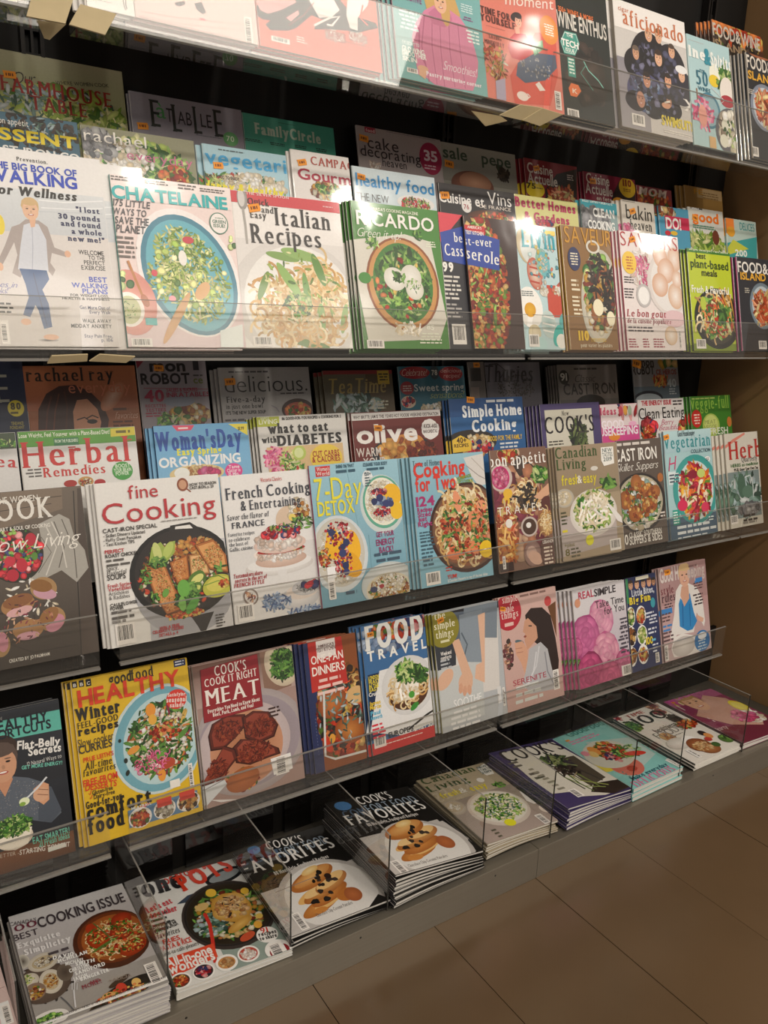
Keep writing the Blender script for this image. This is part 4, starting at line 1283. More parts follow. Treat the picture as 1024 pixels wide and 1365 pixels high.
m('3b', 'B1', (672,80), (930,85), '2c6c80', 'dark teal magazine with red round badges and white lettering', 'dark teal magazine', '''
N a82830 740 108 58 24 0
N a82830 880 112 46 28 0
E 3c4c54 816 107 18 27
T 690 122 790 118 26 e8c8b8 c|Celebrate!
T 806 116 828 118 20 e8e4d8 b|78
T 840 106 922 108 16 e0b0a8 i|delicious
T 852 126 918 128 16 e0b0a8 i|recipes!
N a83038 710 168 26 26 0
L e8d0c8 692 156 728 182 3 c
T 738 178 932 178 28 e0e4e0 b|Sweet spring
T 800 206 935 206 26 b0bc78 c|sensations!
N d8c0a8 716 222 28 24 0
F blob 16 10 716 222 22 18 berry
F blob 40 12 850 240 90 14 cream 3
''')
m('3b', 'B1', (945,65), (1008,66), '6c6460', 'sliver of a grey-brown magazine between teal and slate ones', 'grey-brown sliver magazine', '''
X 2c2824 955 90 1000 140
X 8c7c74 958 165 998 250
S 980 78 14
''')
m('3b', 'B2', (15,60), (210,62), '5c585c', 'slate grey magazine with black calligraphic title', 'slate grey magazine', '''
B 646068 0 0 1 .45 54505a
T 22 128 190 132 60 1c181c I|Thuries
F blob 90 4 130 150 70 50 dark 2
P 1c181c 3 30 70 60 66 90 90 70 120
P 1c181c 2 150 130 185 120 180 90
''')
m('3b', 'B2', (272,70), (483,68), '5c5854', 'grey cast iron magazine with black numeral badge and block lettering', 'grey cast iron magazine', '''
B 7c7470 0 0 1 .36 6c6460
L 2c2824 330 78 420 90 1 c
E 24201c 298 115 18 26
T 286 126 310 126 26 c8c4bc b|91
T 338 132 412 130 26 24201c c|Classic
T 298 176 482 172 40 201c1a b|CAST IRON
N 181614 395 205 50 30 0
''', n=4, dx=.004)
m('3b', 'B2', (540,45), (700,42), '8c8c90', 'grey kitchen robot magazine with orange sticker near the wall, right of two', 'right robot cookery magazine', '''
T 566 74 618 74 28 201c20 k|mon
T 542 104 620 104 30 201c20 k|ROBOT
T 626 104 698 104 18 8c3028 k|CE HEROS
F blob 5 12 665 62 34 10 mix
X 8c8884 626 88 698 91
B 5c6c78 0 .3 1 1 6c7880
F leaf 16 14 640 125 24 16 tom
T 666 148 698 148 28 c0c8cc k|40
L c0c8cc 672 152 700 176 3
N 242c38 600 190 50 28 0
N a8b4bc 600 196 46 24 0
S 556 66 18
''')
# ---- third shelf, middle row
m('3m', 'B0', None, (58,340), 'dcdad8', 'white magazine ending in two red letters, far left of the middle row', 'white red-lettered magazine', '''
B 3c4c34 .0 .0 1 .1
F leaf 20 14 20 384 60 14 green
T -60 474 68 478 46 c43838 r|tea
''')
m('3m', 'B0', (65,335), (525,320), 'e4e2de', 'white herbal remedies magazine with big red serif title and green top band', 'herbal remedies magazine', '''
B 5c9c3c 0 0 1 .1
Q d8c840 430 326 525 318 528 350 432 358
T 72 360 428 348 17 ecf0dc b|Lose Weight, Feel Younger with a Plant-Based Diet!
L 6c6420 440 328 518 346 1 c
X 3c7c50 208 364 308 388
T 214 380 304 378 12 dcecd8 b|FROM THE PUBLISHERS
T 88 475 510 455 100 c83430 r|Herbal
T 170 515 412 500 38 c83430 r|Remedies
L 6c6864 98 482 164 516 3 r
E 489c48 478 490 40 36
T 450 478 508 476 14 e0f0d8 b|BOOST
T 444 494 512 492 14 e0f0d8 b|YOUR BRAIN
T 452 508 504 506 14 e0f0d8 b|POWER
N a83028 275 540 26 14 0
N c89858 335 532 30 20 0
F blob 26 7 335 534 24 14 spice
N b02c30 390 536 22 14 0
L c84840 496 364 520 372 1
''', n=0)
m('3m', 'B0', (595,310), (965,305), '5c98c8', 'sky blue organizing magazine with blue serif title and pink disc', 'sky blue organizing magazine', '''
B 68a8d4 0 0 1 .5 88bcdc
Q e8d848 890 308 965 306 966 352
T 928 332 952 330 13 3c3410 b|$1.99
Q e04868 670 314 758 312 745 332 690 336
L f8d8dc 690 318 740 330 1 c
T 606 402 946 404 74 2450a4 R|Woman'sDay
T 690 426 865 424 26 e8e040 R|Easy Spring
T 620 470 940 464 38 f0f0f0 k|ORGANIZING
N e0c890 770 500 105 36 0
F blob 50 12 780 498 90 28 bread 2
N f0f0e8 710 500 30 22 0
F blob 8 16 810 490 40 14 rose
E e04890 912 490 34 30
T 892 480 934 480 13 f8e0e8 b|Tame
T 886 494 938 494 13 f8e0e8 b|Clutter in
T 892 508 934 508 13 f8e0e8 b|15 Min.
''', n=2, dx=.006, spine='243c6c')
m('3m', 'B1', (120,280), (468,265), 'dedbd6', 'white diabetes eating magazine with yellow disc, lime wedge and pink onion', 'diabetes eating magazine', '''
Q b0b838 120 282 210 278 212 316 124 320
T 138 290 172 289 12 e8ecd0 r|Diabetic
T 132 310 204 306 18 e8ecd0 b|LIVING
T 222 292 452 282 11 2c2824 k|86 GOOD-FOR-YOU RECIPES x COOKING FOR 2
T 168 344 402 334 38 201c1a R|what to eat
T 144 382 202 380 24 201c1a R|with
T 204 390 455 380 40 201c1a R|DIABETES
X d8b888 162 400 470 500
F strip 40 24 205 445 46 50 rose 2
F strip 30 18 255 450 40 50 courg 2
N b8c860 290 420 26 28 20
N d8e0a0 288 420 18 20 20
F leaf 20 16 270 478 40 24 salad
E e8c848 395 438 62 52
T 342 434 446 430 22 a02c24 k|CUT CARBS
T 340 456 450 452 22 a02c24 k|& CALORIES
''', n=3, dx=.0045, spine='3c342c')
m('3m', 'B1', (490,268), (838,247), '6c2824', 'dark red magazine with fat white lower-case title and fried chicken', 'dark red chicken magazine', '''
Q dcd8d4 490 268 838 247 840 275 492 296
T 500 288 832 274 13 3c2c2c b|WHY BRITTE JAM IS THIS YEARS HOT FOODIE WEEKEND DESTINATION
N 2c2c34 700 420 120 70 0
N c8843c 690 400 90 50 10
F blob 60 22 690 410 90 50 chick 2
F blob 36 16 770 415 60 40 meat 2
T 515 385 752 368 72 ece6e0 k|olive
E e8e4e0 800 328 34 40 .06
T 776 324 826 320 15 4c3430 k|KICK-ASS
T 774 344 828 340 13 4c3430 k|MARGHERITAS
T 514 436 610 432 34 d8ccc4 b|WARM
T 540 470 630 466 30 d8ccc4 b|YOUR
S 596 324 18
''', n=1, dx=.005)
m('3m', 'B1', (870,215), (1158,197), '245c94', 'bright blue home cooking magazine with white serif title and yellow shield', 'blue home cooking magazine', '''
B 1c4c84 .0 .0 1 .14
V B2
L d8dce0 20 190 140 204 1
T -62 258 148 246 42 e8ecf0 R|Simple Home
T -28 308 130 300 42 e8ecf0 R|Cooking
V B1
N 2c2420 960 380 100 50 0
F blob 50 16 980 390 70 40 pasta 2
F blob 20 12 990 400 60 30 berry 2
Q e8c040 918 352 960 374 960 412 880 422 884 372
T 904 384 942 380 22 4c2c14 k|40+
T 894 400 950 396 13 4c2c14 k|RECIPES
V B2
T 30 340 150 334 17 e8c040 b|FOOD FOR THE FAMILY
L d8dce0 70 344 150 364 2
S -35 195 16
''', n=2, dx=.004, spine='182c44')
m('3m', 'B2', (210,210), (422,203), '4c4070', 'purple framed magazine with cream cover panel and black classical title', 'purple framed magazine', '''
X d8d4c4 228 232 408 380
T 290 252 316 250 18 3c3830 I|Now
T 232 322 406 300 60 242024 r|COOK'S
L 4c4840 350 302 400 312 1
L 4c4840 240 340 300 356 2 c
F leaf 50 24 350 330 24 44 aspar 2
P 2c3028 5 330 350 345 300 350 280
P 4c5438 5 345 350 360 300 362 284
P 3c4430 5 360 350 370 310 376 290
''', n=4, dx=.0065, spine='2c2448')
m('3m', 'B2', (425,213), (558,205), 'd85094', 'pink housekeeping magazine with row of tiny figures', 'pink housekeeping magazine', '''
B e8d8d8 0 0 1 .22
T 428 250 484 246 26 c84c6c R|Ideas
F leaf 6 18 522 232 34 14 berry 2
N c85060 500 234 8 18 0
N e8a848 516 232 7 18 0
N a8b8a0 532 232 7 18 0
T 432 298 512 292 28 f8ecf4 k|GOOD
T 426 322 562 316 30 f8ecf4 k|USEKEEPING
E f0b0d0 542 278 14 8
N e89038 478 326 20 14 0
''', n=0)
m('3m', 'B2', (560,195), (722,188), 'e0dcda', 'white clean eating magazine with red top line and strawberry bowl', 'clean eating magazine', '''
T 574 218 680 208 17 c03848 k|THE ENERGY ISSUE
L 3c3438 684 194 720 214 2
T 566 268 726 252 40 1c1a1c s|Clean Eating
N 24242c 600 296 30 38 0
F slice 16 18 600 296 24 32 berry 2
F leaf 20 12 600 320 26 30 tom 4
T 645 285 690 281 20 c0406c c|Berry
T 636 302 712 299 17 c0406c c|Beautiful
N 3c3034 718 290 14 22 0
F slice 6 10 718 290 10 18 tom 2
''')
m('3m', 'B2', (745,182), (888,178), '3c7c28', 'leaf green veggie magazine with avocado and red badge beside the wall', 'green veggie magazine', '''
L a8c468 752 186 850 192 1
T 750 238 884 216 46 8cb848 r|veggie-full
E c82c28 770 262 18 32
L f0d8c8 758 244 784 282 4 c
N a8c058 822 285 30 42 0
N c8d47c 822 282 24 34 0
T 800 280 838 280 14 5c6c30 l|MEAT
T 798 300 842 300 16 5c6c30 l|VEGGIE
T 818 318 882 314 24 e0e4d4 b|FRESH
N c87838 886 272 8 18 0
''', n=3, dx=.007)
# ---- third shelf, front row
m('3f', 'B3', None, (315,80), '54483c', 'dark rustic cookery magazine with strawberries, pink-filled buns and grey linen', 'rustic strawberry magazine', '''
B 6c6054 0 0 1 1 3c342e
Q 7c6c5c 0 98 240 84 244 170 0 250
P 4c4034 4 0 150 240 120
P 3c342c 3 0 180 200 150
Q 4c4038 300 90 330 88 385 730 320 740
P 241e1a 4 286 100 300 400 318 740
P 2c2420 3 40 700 130 730 300 700
Q a8a49c 150 230 230 190 270 210 290 280 330 330 345 400 300 456 240 410 180 440 110 450 100 420 170 340
P d0ccc4 5 180 240 220 320 180 430
P 605a54 4 210 220 250 320 230 400
P 605a54 4 240 210 290 330 300 440
P d0ccc4 5 200 220 240 300 260 400
P 6c665e 3 160 280 200 340 150 420
N 2c2a20 60 350 110 110 0
F slice 40 24 60 350 110 100 berry 2
F blob 30 14 50 330 110 90 green 2
N c0283c 85 390 22 28 0
N c83044 38 376 22 20 0
N b82438 120 290 22 26 0
N b82438 50 430 24 24 0
N 5c8c3c 135 355 12 16 0
F leaf 14 20 120 530 110 110 cream 3
N a88458 170 480 52 44 -20
N c898a8 175 500 46 22 -20
N 8c6030 160 470 44 24 -20
N a87c50 70 545 66 40 10
N d8a8a8 76 570 52 18 10
N 8c5c38 70 530 60 26 10
N a88458 205 600 48 50 -50
N c88898 215 615 30 40 -50
N 94683c 190 590 28 44 -50
N a87c50 110 640 60 40 0
N d09ca8 110 665 44 16 0
N a88458 0 700 40 50 0
N c88898 10 690 22 40 0
F leaf 26 12 100 600 120 100 root 5
F blob 12 6 120 330 40 30 leafy 4
T -70 158 148 140 26 e8e4dc s|CUISINE WOMEN
T -90 240 204 192 84 e4e0d8 r|COOK
T -20 262 196 240 15 e8e4dc b|HEART & SOUL OF COOKING
T -60 352 318 300 58 ece8e0 c|Slow Living
T 36 768 194 744 13 e8e4dc b|CREATED BY JO PALMHAM
''', n=0, w=.2)
m('3f', 'B3', (362,72), (850,36), 'e6e4e0', 'white cooking magazine with iron skillet of salmon and avocado', 'salmon skillet magazine', '''
B c8c8cc .4 .42 1 1 d4d2d2
Q b8b8bc 580 520 640 600 700 610 690 690 590 690
T 500 130 616 124 52 b82c34 s|fine
T 400 222 842 196 80 b82c34 s|Cooking
T 738 82 842 72 11 2c2824 k|HOW TO SEASON
T 738 95 832 86 11 2c2824 k|CAST IRON, p. 20
N 8c4c30 712 76 22 26 0
N c89878 712 76 15 18 0
P 8c4c30 5 725 90 744 104
L a09c98 628 215 785 206 1
T 400 265 612 242 16 2c2824 b|CAST-IRON SPECIAL
T 402 282 565 266 13 3c3834 b|- Skillet Dinners Updated
T 403 300 550 284 13 3c3834 b|- Fluffy Oven Pancakes
T 404 317 524 304 13 3c3834 b|- Test Kitchen TIPS
T 408 346 484 338 14 b83038 k|PERFECT
T 410 362 540 348 14 2c2824 k|ROAST CHICKEN
L 5c5854 412 366 512 388 2
T 415 412 462 408 17 4c4844 I|Spicy,
T 416 430 494 422 17 4c4844 I|Flavorful
T 418 450 490 440 21 2c2824 b|SOUPS
T 420 478 512 468 15 b83038 b|Fresh Spring
T 421 492 510 483 15 b83038 b|Vegetables
T 424 508 502 500 15 3c3834 s|Artichokes
T 425 524 506 517 15 3c3834 s|& Radishes
T 430 553 536 538 13 2c2824 k|CAULIFLOWER
T 430 567 482 560 13 2c2824 k|POWER
L 5c5854 432 566 540 592 2
L 8c8884 436 602 510 612 1
N 8c8c90 730 460 195 205 0 a8a8ac
N 2c2826 715 415 196 182 0 1c1a18
Q 2c2826 660 260 664 236 740 222 770 240 790 270
Q e6e4e0 682 250 684 240 740 232 752 246
Q 2c2826 745 590 835 570 806 660 785 664 772 628
N 3a3432 715 412 178 165 0 2c2624
F blob 140 14 700 430 165 150 spice 2
F blob 60 16 760 330 100 50 chick 2
F blob 60 10 720 580 80 16 tom 2
K c8783c d89458 565 400 640 386 714 556 652 580 606 510
F blob 60 5 616 430 30 34 salm 3
F blob 60 5 640 480 30 34 salm 4
F blob 60 5 668 540 32 32 salm 5
F leaf 30 4 640 480 40 80 green 4
K d89c5c e8b880 738 352 800 345 815 420 745 428
F blob 60 4 775 385 30 32 salm 3
F leaf 30 4 775 385 30 32 green 3
K c8783c dca060 762 312 830 290 880 350 890 414 820 404 790 360
F blob 80 5 832 350 40 42 salm 4
F leaf 24 4 830 350 36 40 green 3
K b86c34 cc8444 662 380 728 350 738 440 690 460
F blob 70 5 700 408 32 44 salm 6
Q 9cb050 580 380 590 320 625 300 650 330 660 300 682 295 680 340 640 390
N c8d080 612 340 16 40 10
N b8c868 655 330 16 34 -30
F leaf 20 14 615 380 40 20 leafy 2
N 587c30 765 440 36 24 30
N d8d880 768 444 28 15 30
N 587c30 760 480 30 20 30
N c8d070 762 484 22 12 30
N b8b848 850 470 60 44 10
N d0c85c 850 462 46 28 10
P 587c30 4 800 440 850 430 895 450
P 7c9c3c 4 795 470 850 450 895 470
F blob 14 12 872 460 20 16 tom 2
F leaf 40 18 730 510 50 60 leafy 6
N 5ca040 750 545 16 40 -40
N 6cac48 715 480 24 34 0
N 78b050 710 540 14 30 0
F leaf 12 12 570 430 20 40 leafy 3
F leaf 8 12 605 520 20 20 green 8
N 6ca044 645 498 12 18 -30
F leaf 6 12 860 400 20 14 leafy 3
T 622 640 700 630 12 b83038 k|WIN A FREE
T 594 655 716 640 12 b83038 k|CELEBRITY CRUISE!
T 620 668 694 658 12 b83038 k|DETAILS, p. 4
L 4c4844 838 580 880 626 5
C 446 622 532 690
''', n=2, dx=.005, spine='d8d4d0')
m('3f', 'B4', (-20,112), (320,65), 'e8e6e4', 'white magazine with strawberry meringue cake on a stand and dark serif title', 'meringue cake magazine', '''
B dcdad8 0 .5 1 1 e4e2e0
T 138 126 220 116 16 c84c4c r|Victoria Classics
T 2 190 330 168 46 343844 r|French Cooking
T 62 236 294 212 38 343844 r|& Entertaining
T 8 278 172 256 22 4c5058 I|Savor the flavor of
T 26 306 154 294 24 343844 r|FRANCE
T 12 338 114 328 15 4c5058 r|Favorite recipes
T 14 358 96 350 15 4c5058 r|to celebrate
T 16 376 90 370 15 4c5058 r|the best of
T 18 396 108 386 15 4c5058 r|Gallic cuisine
N d8c0a8 245 270 46 54 -30
F blob 40 16 290 240 44 56 cream 3
F blob 12 14 290 240 40 50 pan 4
N e8d068 262 262 14 14 0
F leaf 10 16 300 280 40 30 leafy 3
N f4f2f0 215 450 130 36 0 d0ccc8
N e8e6e4 215 440 122 28 0
Q e0dedc 205 468 240 464 244 530 212 535
N e0c8b8 220 425 98 30 0 c8a898
N f0e4dc 212 398 98 30 0
N d8c0b0 218 395 94 26 0
F blob 40 16 215 405 90 22 pav 3
N a82c2c 220 388 92 14 0
F blob 20 9 220 388 84 9 tom 4
N ecdcd4 215 365 100 36 0 dcc0b4
F blob 60 20 212 350 92 40 pav 2
F slice 26 18 220 322 76 26 berry 3
F blob 24 14 222 318 74 22 berry 5
F leaf 20 8 225 300 60 14 green 3
T 34 500 146 484 16 a8484c J|Tastemakers share
T 38 516 164 500 16 a8484c J|secrets in the art of
T 34 534 154 522 16 a8484c J|FRENCH STYLE
N 8c7c74 100 572 28 34 30
N e0dcd8 100 572 22 27 30
F leaf 10 12 100 572 18 22 root 2
N f0ecea 290 575 76 44 0 c8c8cc
N e4d8d0 300 550 62 30 0
N f0ecea 315 535 54 30 0 c0c0c4
F leaf 26 14 320 530 40 18 grey 2
F blob 8 14 330 520 30 16 berry 2
F strip 30 20 200 590 60 30 blue 2
F strip 16 18 310 622 70 10 blue 3
C 46 606 116 660
''', n=0, w=.17, dx=.004)
m('3f', 'B4', (325,62), (672,32), '88b8c8', 'pale blue detox magazine with fruit and berry bowls, crimson spine', 'fruit bowl magazine', '''
B 98c4d4 0 0 1 1 70a0b4
P 5c8c9c 2 560 330 580 560
P 6c9cac 2 470 60 520 300
P 6c9cac 2 400 60 470 600
Q c82c34 350 66 408 60 410 100 354 106
T 356 84 406 78 15 f0dcd8 b|Woman's
T 356 102 406 96 15 f0dcd8 b|World
T 432 72 502 64 13 2c5468 k|SHINE ON THAT
L 2c5468 424 74 520 88 1 c
T 538 66 632 54 13 2c5468 k|CLEANSE YOUR BODY
L 2c5468 545 66 625 78 1 c
T 352 202 534 180 88 e8dc30 s|7-Day
T 362 256 506 244 56 e8dc30 b|DETOX
E e8ecec 556 116 22 38
T 544 100 568 98 14 2c4c5c b|150+
L 4c5c64 542 104 570 142 4 c
N f0eeec 614 210 84 116 8 c8d4d4
N 8ccab4 616 202 76 104 8 5ca890
N ecead8 616 200 68 94 8
F blob 160 9 612 200 62 88 cream 4
N f0b820 650 175 36 46 30
N f0c028 670 235 26 34 -20
F blob 30 8 600 165 34 16 berry 3
F blob 12 14 615 200 40 14 blue 2
N 2c3468 603 186 14 15 0
N 343c70 628 208 14 15 0
N 28305c 582 200 12 13 0
N 343c70 646 208 12 13 0
F blob 30 7 612 240 36 20 berry 4
N f4f2f0 445 405 112 152 5 d0d8dc
N e4e0d4 446 400 98 136 5 c8c4b8
F blob 180 10 446 405 88 124 cream 5
N f0b418 430 380 40 50 30
N f4b820 500 370 26 60 10
N e8a818 490 445 36 60 40
N f0b820 420 350 26 46 0
F blob 40 9 446 330 60 60 berry 6
F blob 40 8 460 440 40 60 berry 7
N 2c3460 414 322 13 15 0
N 2c3460 472 360 13 15 0
N 343c70 458 402 14 16 0
N 28305c 470 450 13 15 0
N 343c70 474 474 12 13 0
N 28305c 460 376 11 12 0
F blob 26 10 390 420 24 40 tom 3
N f0eeec 640 520 104 86 0 c0c8c8
N d8d0b8 640 540 86 64 0
F blob 120 11 640 540 80 56 mix 5
F blob 60 9 640 520 70 40 cream 6
N 343c60 580 544 14 12 0
N a83038 610 530 10 8 0
X f4f4f4 396 458 432 498
X f4f4f4 398 494 434 576
C 402 512 434 580
T 590 340 658 330 20 9c2868 b|GET YOUR
T 590 374 662 362 24 9c2868 b|ENERGY
T 602 402 656 394 24 9c2868 b|BACK!
L 3c5468 580 398 690 428 2 c
L 3c5468 470 545 530 560 1
''', n=0, spine='a82c64', off=.006)
m('3f', 'B4', (718,30), (1032,2), '84b8cc', 'blue cooking for two magazine with pan of shrimp pasta and stack of edges', 'shrimp pasta magazine', '''
B 94c0d0 0 0 1 .5 7cacc0
Q d8d4d0 930 30 1040 10 1045 130 990 140 960 100
P 9c9490 3 940 60 990 100 1030 110
P b8b0a8 3 960 30 1000 70 1040 80
T 732 68 835 58 24 3c5460 r|Taste of Home
T 736 110 936 88 58 d83424 k|Cooking
T 744 162 900 146 56 d83424 k|for Two
T 746 222 818 212 38 a8286c k|124
T 750 244 808 236 18 a8286c k|Recipes
T 752 262 802 256 18 a8286c k|Sized
T 753 280 788 274 18 a8286c k|Just
T 754 300 808 292 18 a8286c k|Right
T 904 118 960 104 13 7c9c2c k|HOMEMADE
T 905 132 966 122 13 7c9c2c k|LEFTOVERS!
N 5c2c20 948 300 142 176 10 3c1c14
N a88468 948 298 132 164 10 6c4c38
N 8c5434 948 298 124 154 10
F noodle 170 34 948 300 115 142 pasta 3
F blob 60 20 948 290 110 130 shrimp 3
F noodle 30 40 910 200 60 50 pasta 6
N e08c60 970 265 26 30 20
N e89870 905 200 14 44 10
N e08858 970 380 34 26 0
N d87c50 900 405 34 22 0
N e89870 1000 220 20 26 20
F leaf 50 14 948 300 110 130 leafy 3
F blob 40 10 948 300 110 130 tom 3
N e8c020 1018 385 26 34 20
L 3c5c6c 758 318 818 344 3
L 3c5c6c 762 352 822 388 3
L 3c5c6c 766 396 822 418 2
L 3c5c6c 772 424 824 450 2
L c83424 860 455 892 470 2
T 868 502 905 496 15 d83424 k|YUM!
T 868 512 1024 490 11 e8f0f0 k|13 Decadent Desserts to top off the best dishes
C 782 480 842 520
''', n=4, dx=.0055, spine='6c98a8', w=.185)
m('3f', 'B2', (32,372), (232,362), '7c5c4c', 'brown travel issue magazine crowded with many small dishes', 'travel dishes magazine', '''
N d0b090 100 385 40 30 0
F blob 24 16 100 388 34 24 tom 3
F blob 60 34 140 580 110 180 root 3
N e8e0d8 74 472 40 50 0 c8b8b0
N c82c74 72 472 32 42 0
F blob 40 10 72 472 28 38 rose 3
N e8b838 98 528 16 18 0
N e8b838 92 555 14 16 0
N c88c50 165 540 50 60 20 8c5430
F noodle 50 24 165 540 44 54 pasta 4
F strip 20 20 165 540 40 50 dark 4
Q d8a888 190 540 245 490 246 530 214 550
N 4c7c34 212 462 30 30 0 2c4c20
F leaf 26 16 212 458 28 26 green 4
N 5c302c 236 560 20 24 0
N e8e0d8 175 645 30 36 0 c0b0a8
N 4c3428 175 645 24 29 0
N e8e4e0 172 640 9 10 0
N c8a078 238 630 30 46 0 94683c
F noodle 26 16 238 630 24 40 pasta 2
N c88c5c 96 650 40 90 10 7c4830
F strip 40 22 96 640 34 80 shrimp 3
N e8e4dc 102 634 12 16 0
N a8703c 80 710 40 60 30
F strip 30 24 90 720 44 60 chick 3
N b09088 186 740 30 46 0 8c6c64
N c8a89c 182 738 18 24 0
N d8b09c 196 756 26 22 -30
N 6c4c44 240 735 26 56 0 5c3c34
L e8d8c8 222 715 262 776 5 c
T 222 706 262 700 11 f0e8e0 b|LEBANON
T 30 436 232 416 44 f4f0ea r|bon appétit
T 62 606 220 588 30 ece8e0 s|T R A V E L
X 3c2c28 60 780 120 800
C 78 752 92 796
''', n=0, off=.004)
m('3f', 'B2', (262,362), (484,345), 'a8967c', 'upright taupe magazine with white bowl of pasta salad', 'upright pasta salad magazine', '''
B a08c74 0 0 1 .45 94846c
Q b8aca8 270 620 480 560 490 700 290 755
N d8d4cc 300 545 34 34 0 b0a898
N c8b898 300 545 26 26 0
F blob 16 10 296 545 20 20 cream
N f0eee8 405 595 82 84 0 d8d0c8
N e0dcd0 405 590 74 74 0
F leaf 130 18 405 585 68 66 courg 3
F leaf 40 16 405 585 66 64 green 3
F strip 40 20 405 585 60 60 cream 3
Q e8e4e0 452 568 462 566 502 610 506 632 488 624
T 268 408 415 390 40 3c5428 r|Canadian
T 272 448 376 434 38 3c5428 r|Living
T 290 498 352 494 36 d8c830 b|fresh
T 346 492 362 490 28 e8e4dc r|&
T 366 490 414 486 36 d8c830 b|easy
P b0a830 3 410 510 440 500 445 515
F leaf 10 18 455 490 24 20 leafy 3
E d8d4cc 405 438 13 8
Q f0eee8 428 364 472 360 476 420 440 430 430 410
T 434 382 468 378 14 5c6c6c b|NEW
T 434 398 470 394 14 5c6c6c b|TASTES
T 438 414 468 410 14 5c6c6c b|2019
L 4c4c34 286 592 312 640 4
L d8c830 292 655 320 668 1
E e0dc28 390 693 14 19
T 300 720 336 714 14 7c7440 s|+plus
T 304 750 320 748 24 6c6428 b|8
L 5c5844 322 720 360 752 3
C 460 692 502 724
''', n=3, dx=.004, spine='8c7c68', off=.004)
m('3f', 'B2', (484,345), (642,325), '5c5048', 'dark brown magazine with chicken and dumplings in a skillet', 'skillet suppers magazine', '''
L d8d0c8 482 345 630 352 1
T 478 418 628 400 44 f0ece6 b|CAST IRON
T 484 452 634 436 28 e8e4dc c|Skillet Suppers
N 1c1a18 570 560 90 106 0 2c2624
N d8d0bc 570 558 80 96 0 b0a890
F blob 90 22 570 558 72 88 cream 3
F leaf 60 14 570 558 72 88 leafy 3
F blob 16 12 570 558 72 88 herbg 3
N b8743c 555 490 20 30 0 94582c
N b8743c 622 520 18 24 0 94582c
N b06c38 592 515 22 24 20 8c5028
N b8743c 602 570 28 28 0 8c5028
N b06c38 516 552 22 34 -10 8c5028
N b8743c 552 600 24 30 0 8c5028
N b06c38 640 470 10 16 0
F blob 40 9 570 550 62 70 chick 4
Q 2c2624 480 580 500 600 490 640 470 620
T 510 712 528 708 36 f4f0ea b|10
T 530 684 645 666 18 e8e4dc b|CLASSIC SOUTHERN
T 532 710 648 690 28 f4f0ea b|SUPPERS & SIDES
L d8d0c8 640 590 660 610 2
''', n=0)
m('3f', 'B2', (650,308), (818,295), 'a8ccd0', 'pale aqua vegetarian collection magazine with oval plate of beetroot and radish salad', 'beetroot salad magazine', '''
B b8d8dc 0 0 1 .2 a8c8d0
B 4c6880 0 .8 1 1 3c5870
T 702 328 762 318 20 2c3c48 b|Good Housekeeping
T 654 376 818 352 46 288c94 r|Vegetarian
T 750 386 818 376 13 3c5460 b|COLLECTION
E f0f0f0 808 405 10 10
L 3c4c5c 801 400 815 410 2 c
T 670 450 704 440 48 d02c6c c|H
L e8f0f0 668 455 718 488 3
X d8e8ec 668 452 718 492
L 4c5c68 672 458 716 488 3
N f0f4f4 772 515 64 122 4 c8d8dc
N 48b0a8 768 512 78 124 4 3c9c98
N ecf0f0 768 516 62 106 4 d0dcdc
F leaf 90 24 766 515 52 92 beet 3
F slice 22 18 766 510 46 84 beet 5
F strip 40 20 766 515 50 88 beet 6
N 8c1430 755 460 18 16 0
N d82858 720 570 18 20 0
N d83c60 800 575 14 18 0
N c8d878 785 455 14 16 0
X 2c9c8c 684 588 712 638
L e0f0ec 686 592 710 634 5
L e0e8ec 700 640 850 672 3
L e0f0f0 812 606 832 622 2
C 848 594 862 654
S 661 328 11
''', n=1, dx=.004, spine='7c8c94')
m('3f', 'B2', (868,315), (985,307), 'd4d0c4', 'cream herb magazine with red serif title and garden photograph, by the wall', 'herb garden magazine', '''
P d88878 7 858 364 900 340 940 312
T 886 414 1000 390 64 b83834 r|Herb
T 930 418 985 408 18 6c6c6c r|Quarterly
T 892 436 988 424 12 3c6c3c b|HERBS as medicine
T 904 448 988 440 10 2c2824 k|PLUS, Grow Your Own Tea
X 7c8c8c 880 455 1002 602
F leaf 120 22 940 530 56 68 herbg 3
F blob 60 14 900 560 20 40 herbg 5
F blob 40 12 960 580 40 20 grey 6
N 4c6c5c 930 500 14 44 0
N 5c7c6c 952 520 20 22 0
P c8d4d4 3 940 470 960 462 970 500 972 540
L 2c2824 935 600 990 622 2
L 8c8880 935 625 985 632 1
C 890 608 918 634
''', n=4, dx=.0105, spine='b8b0a0')
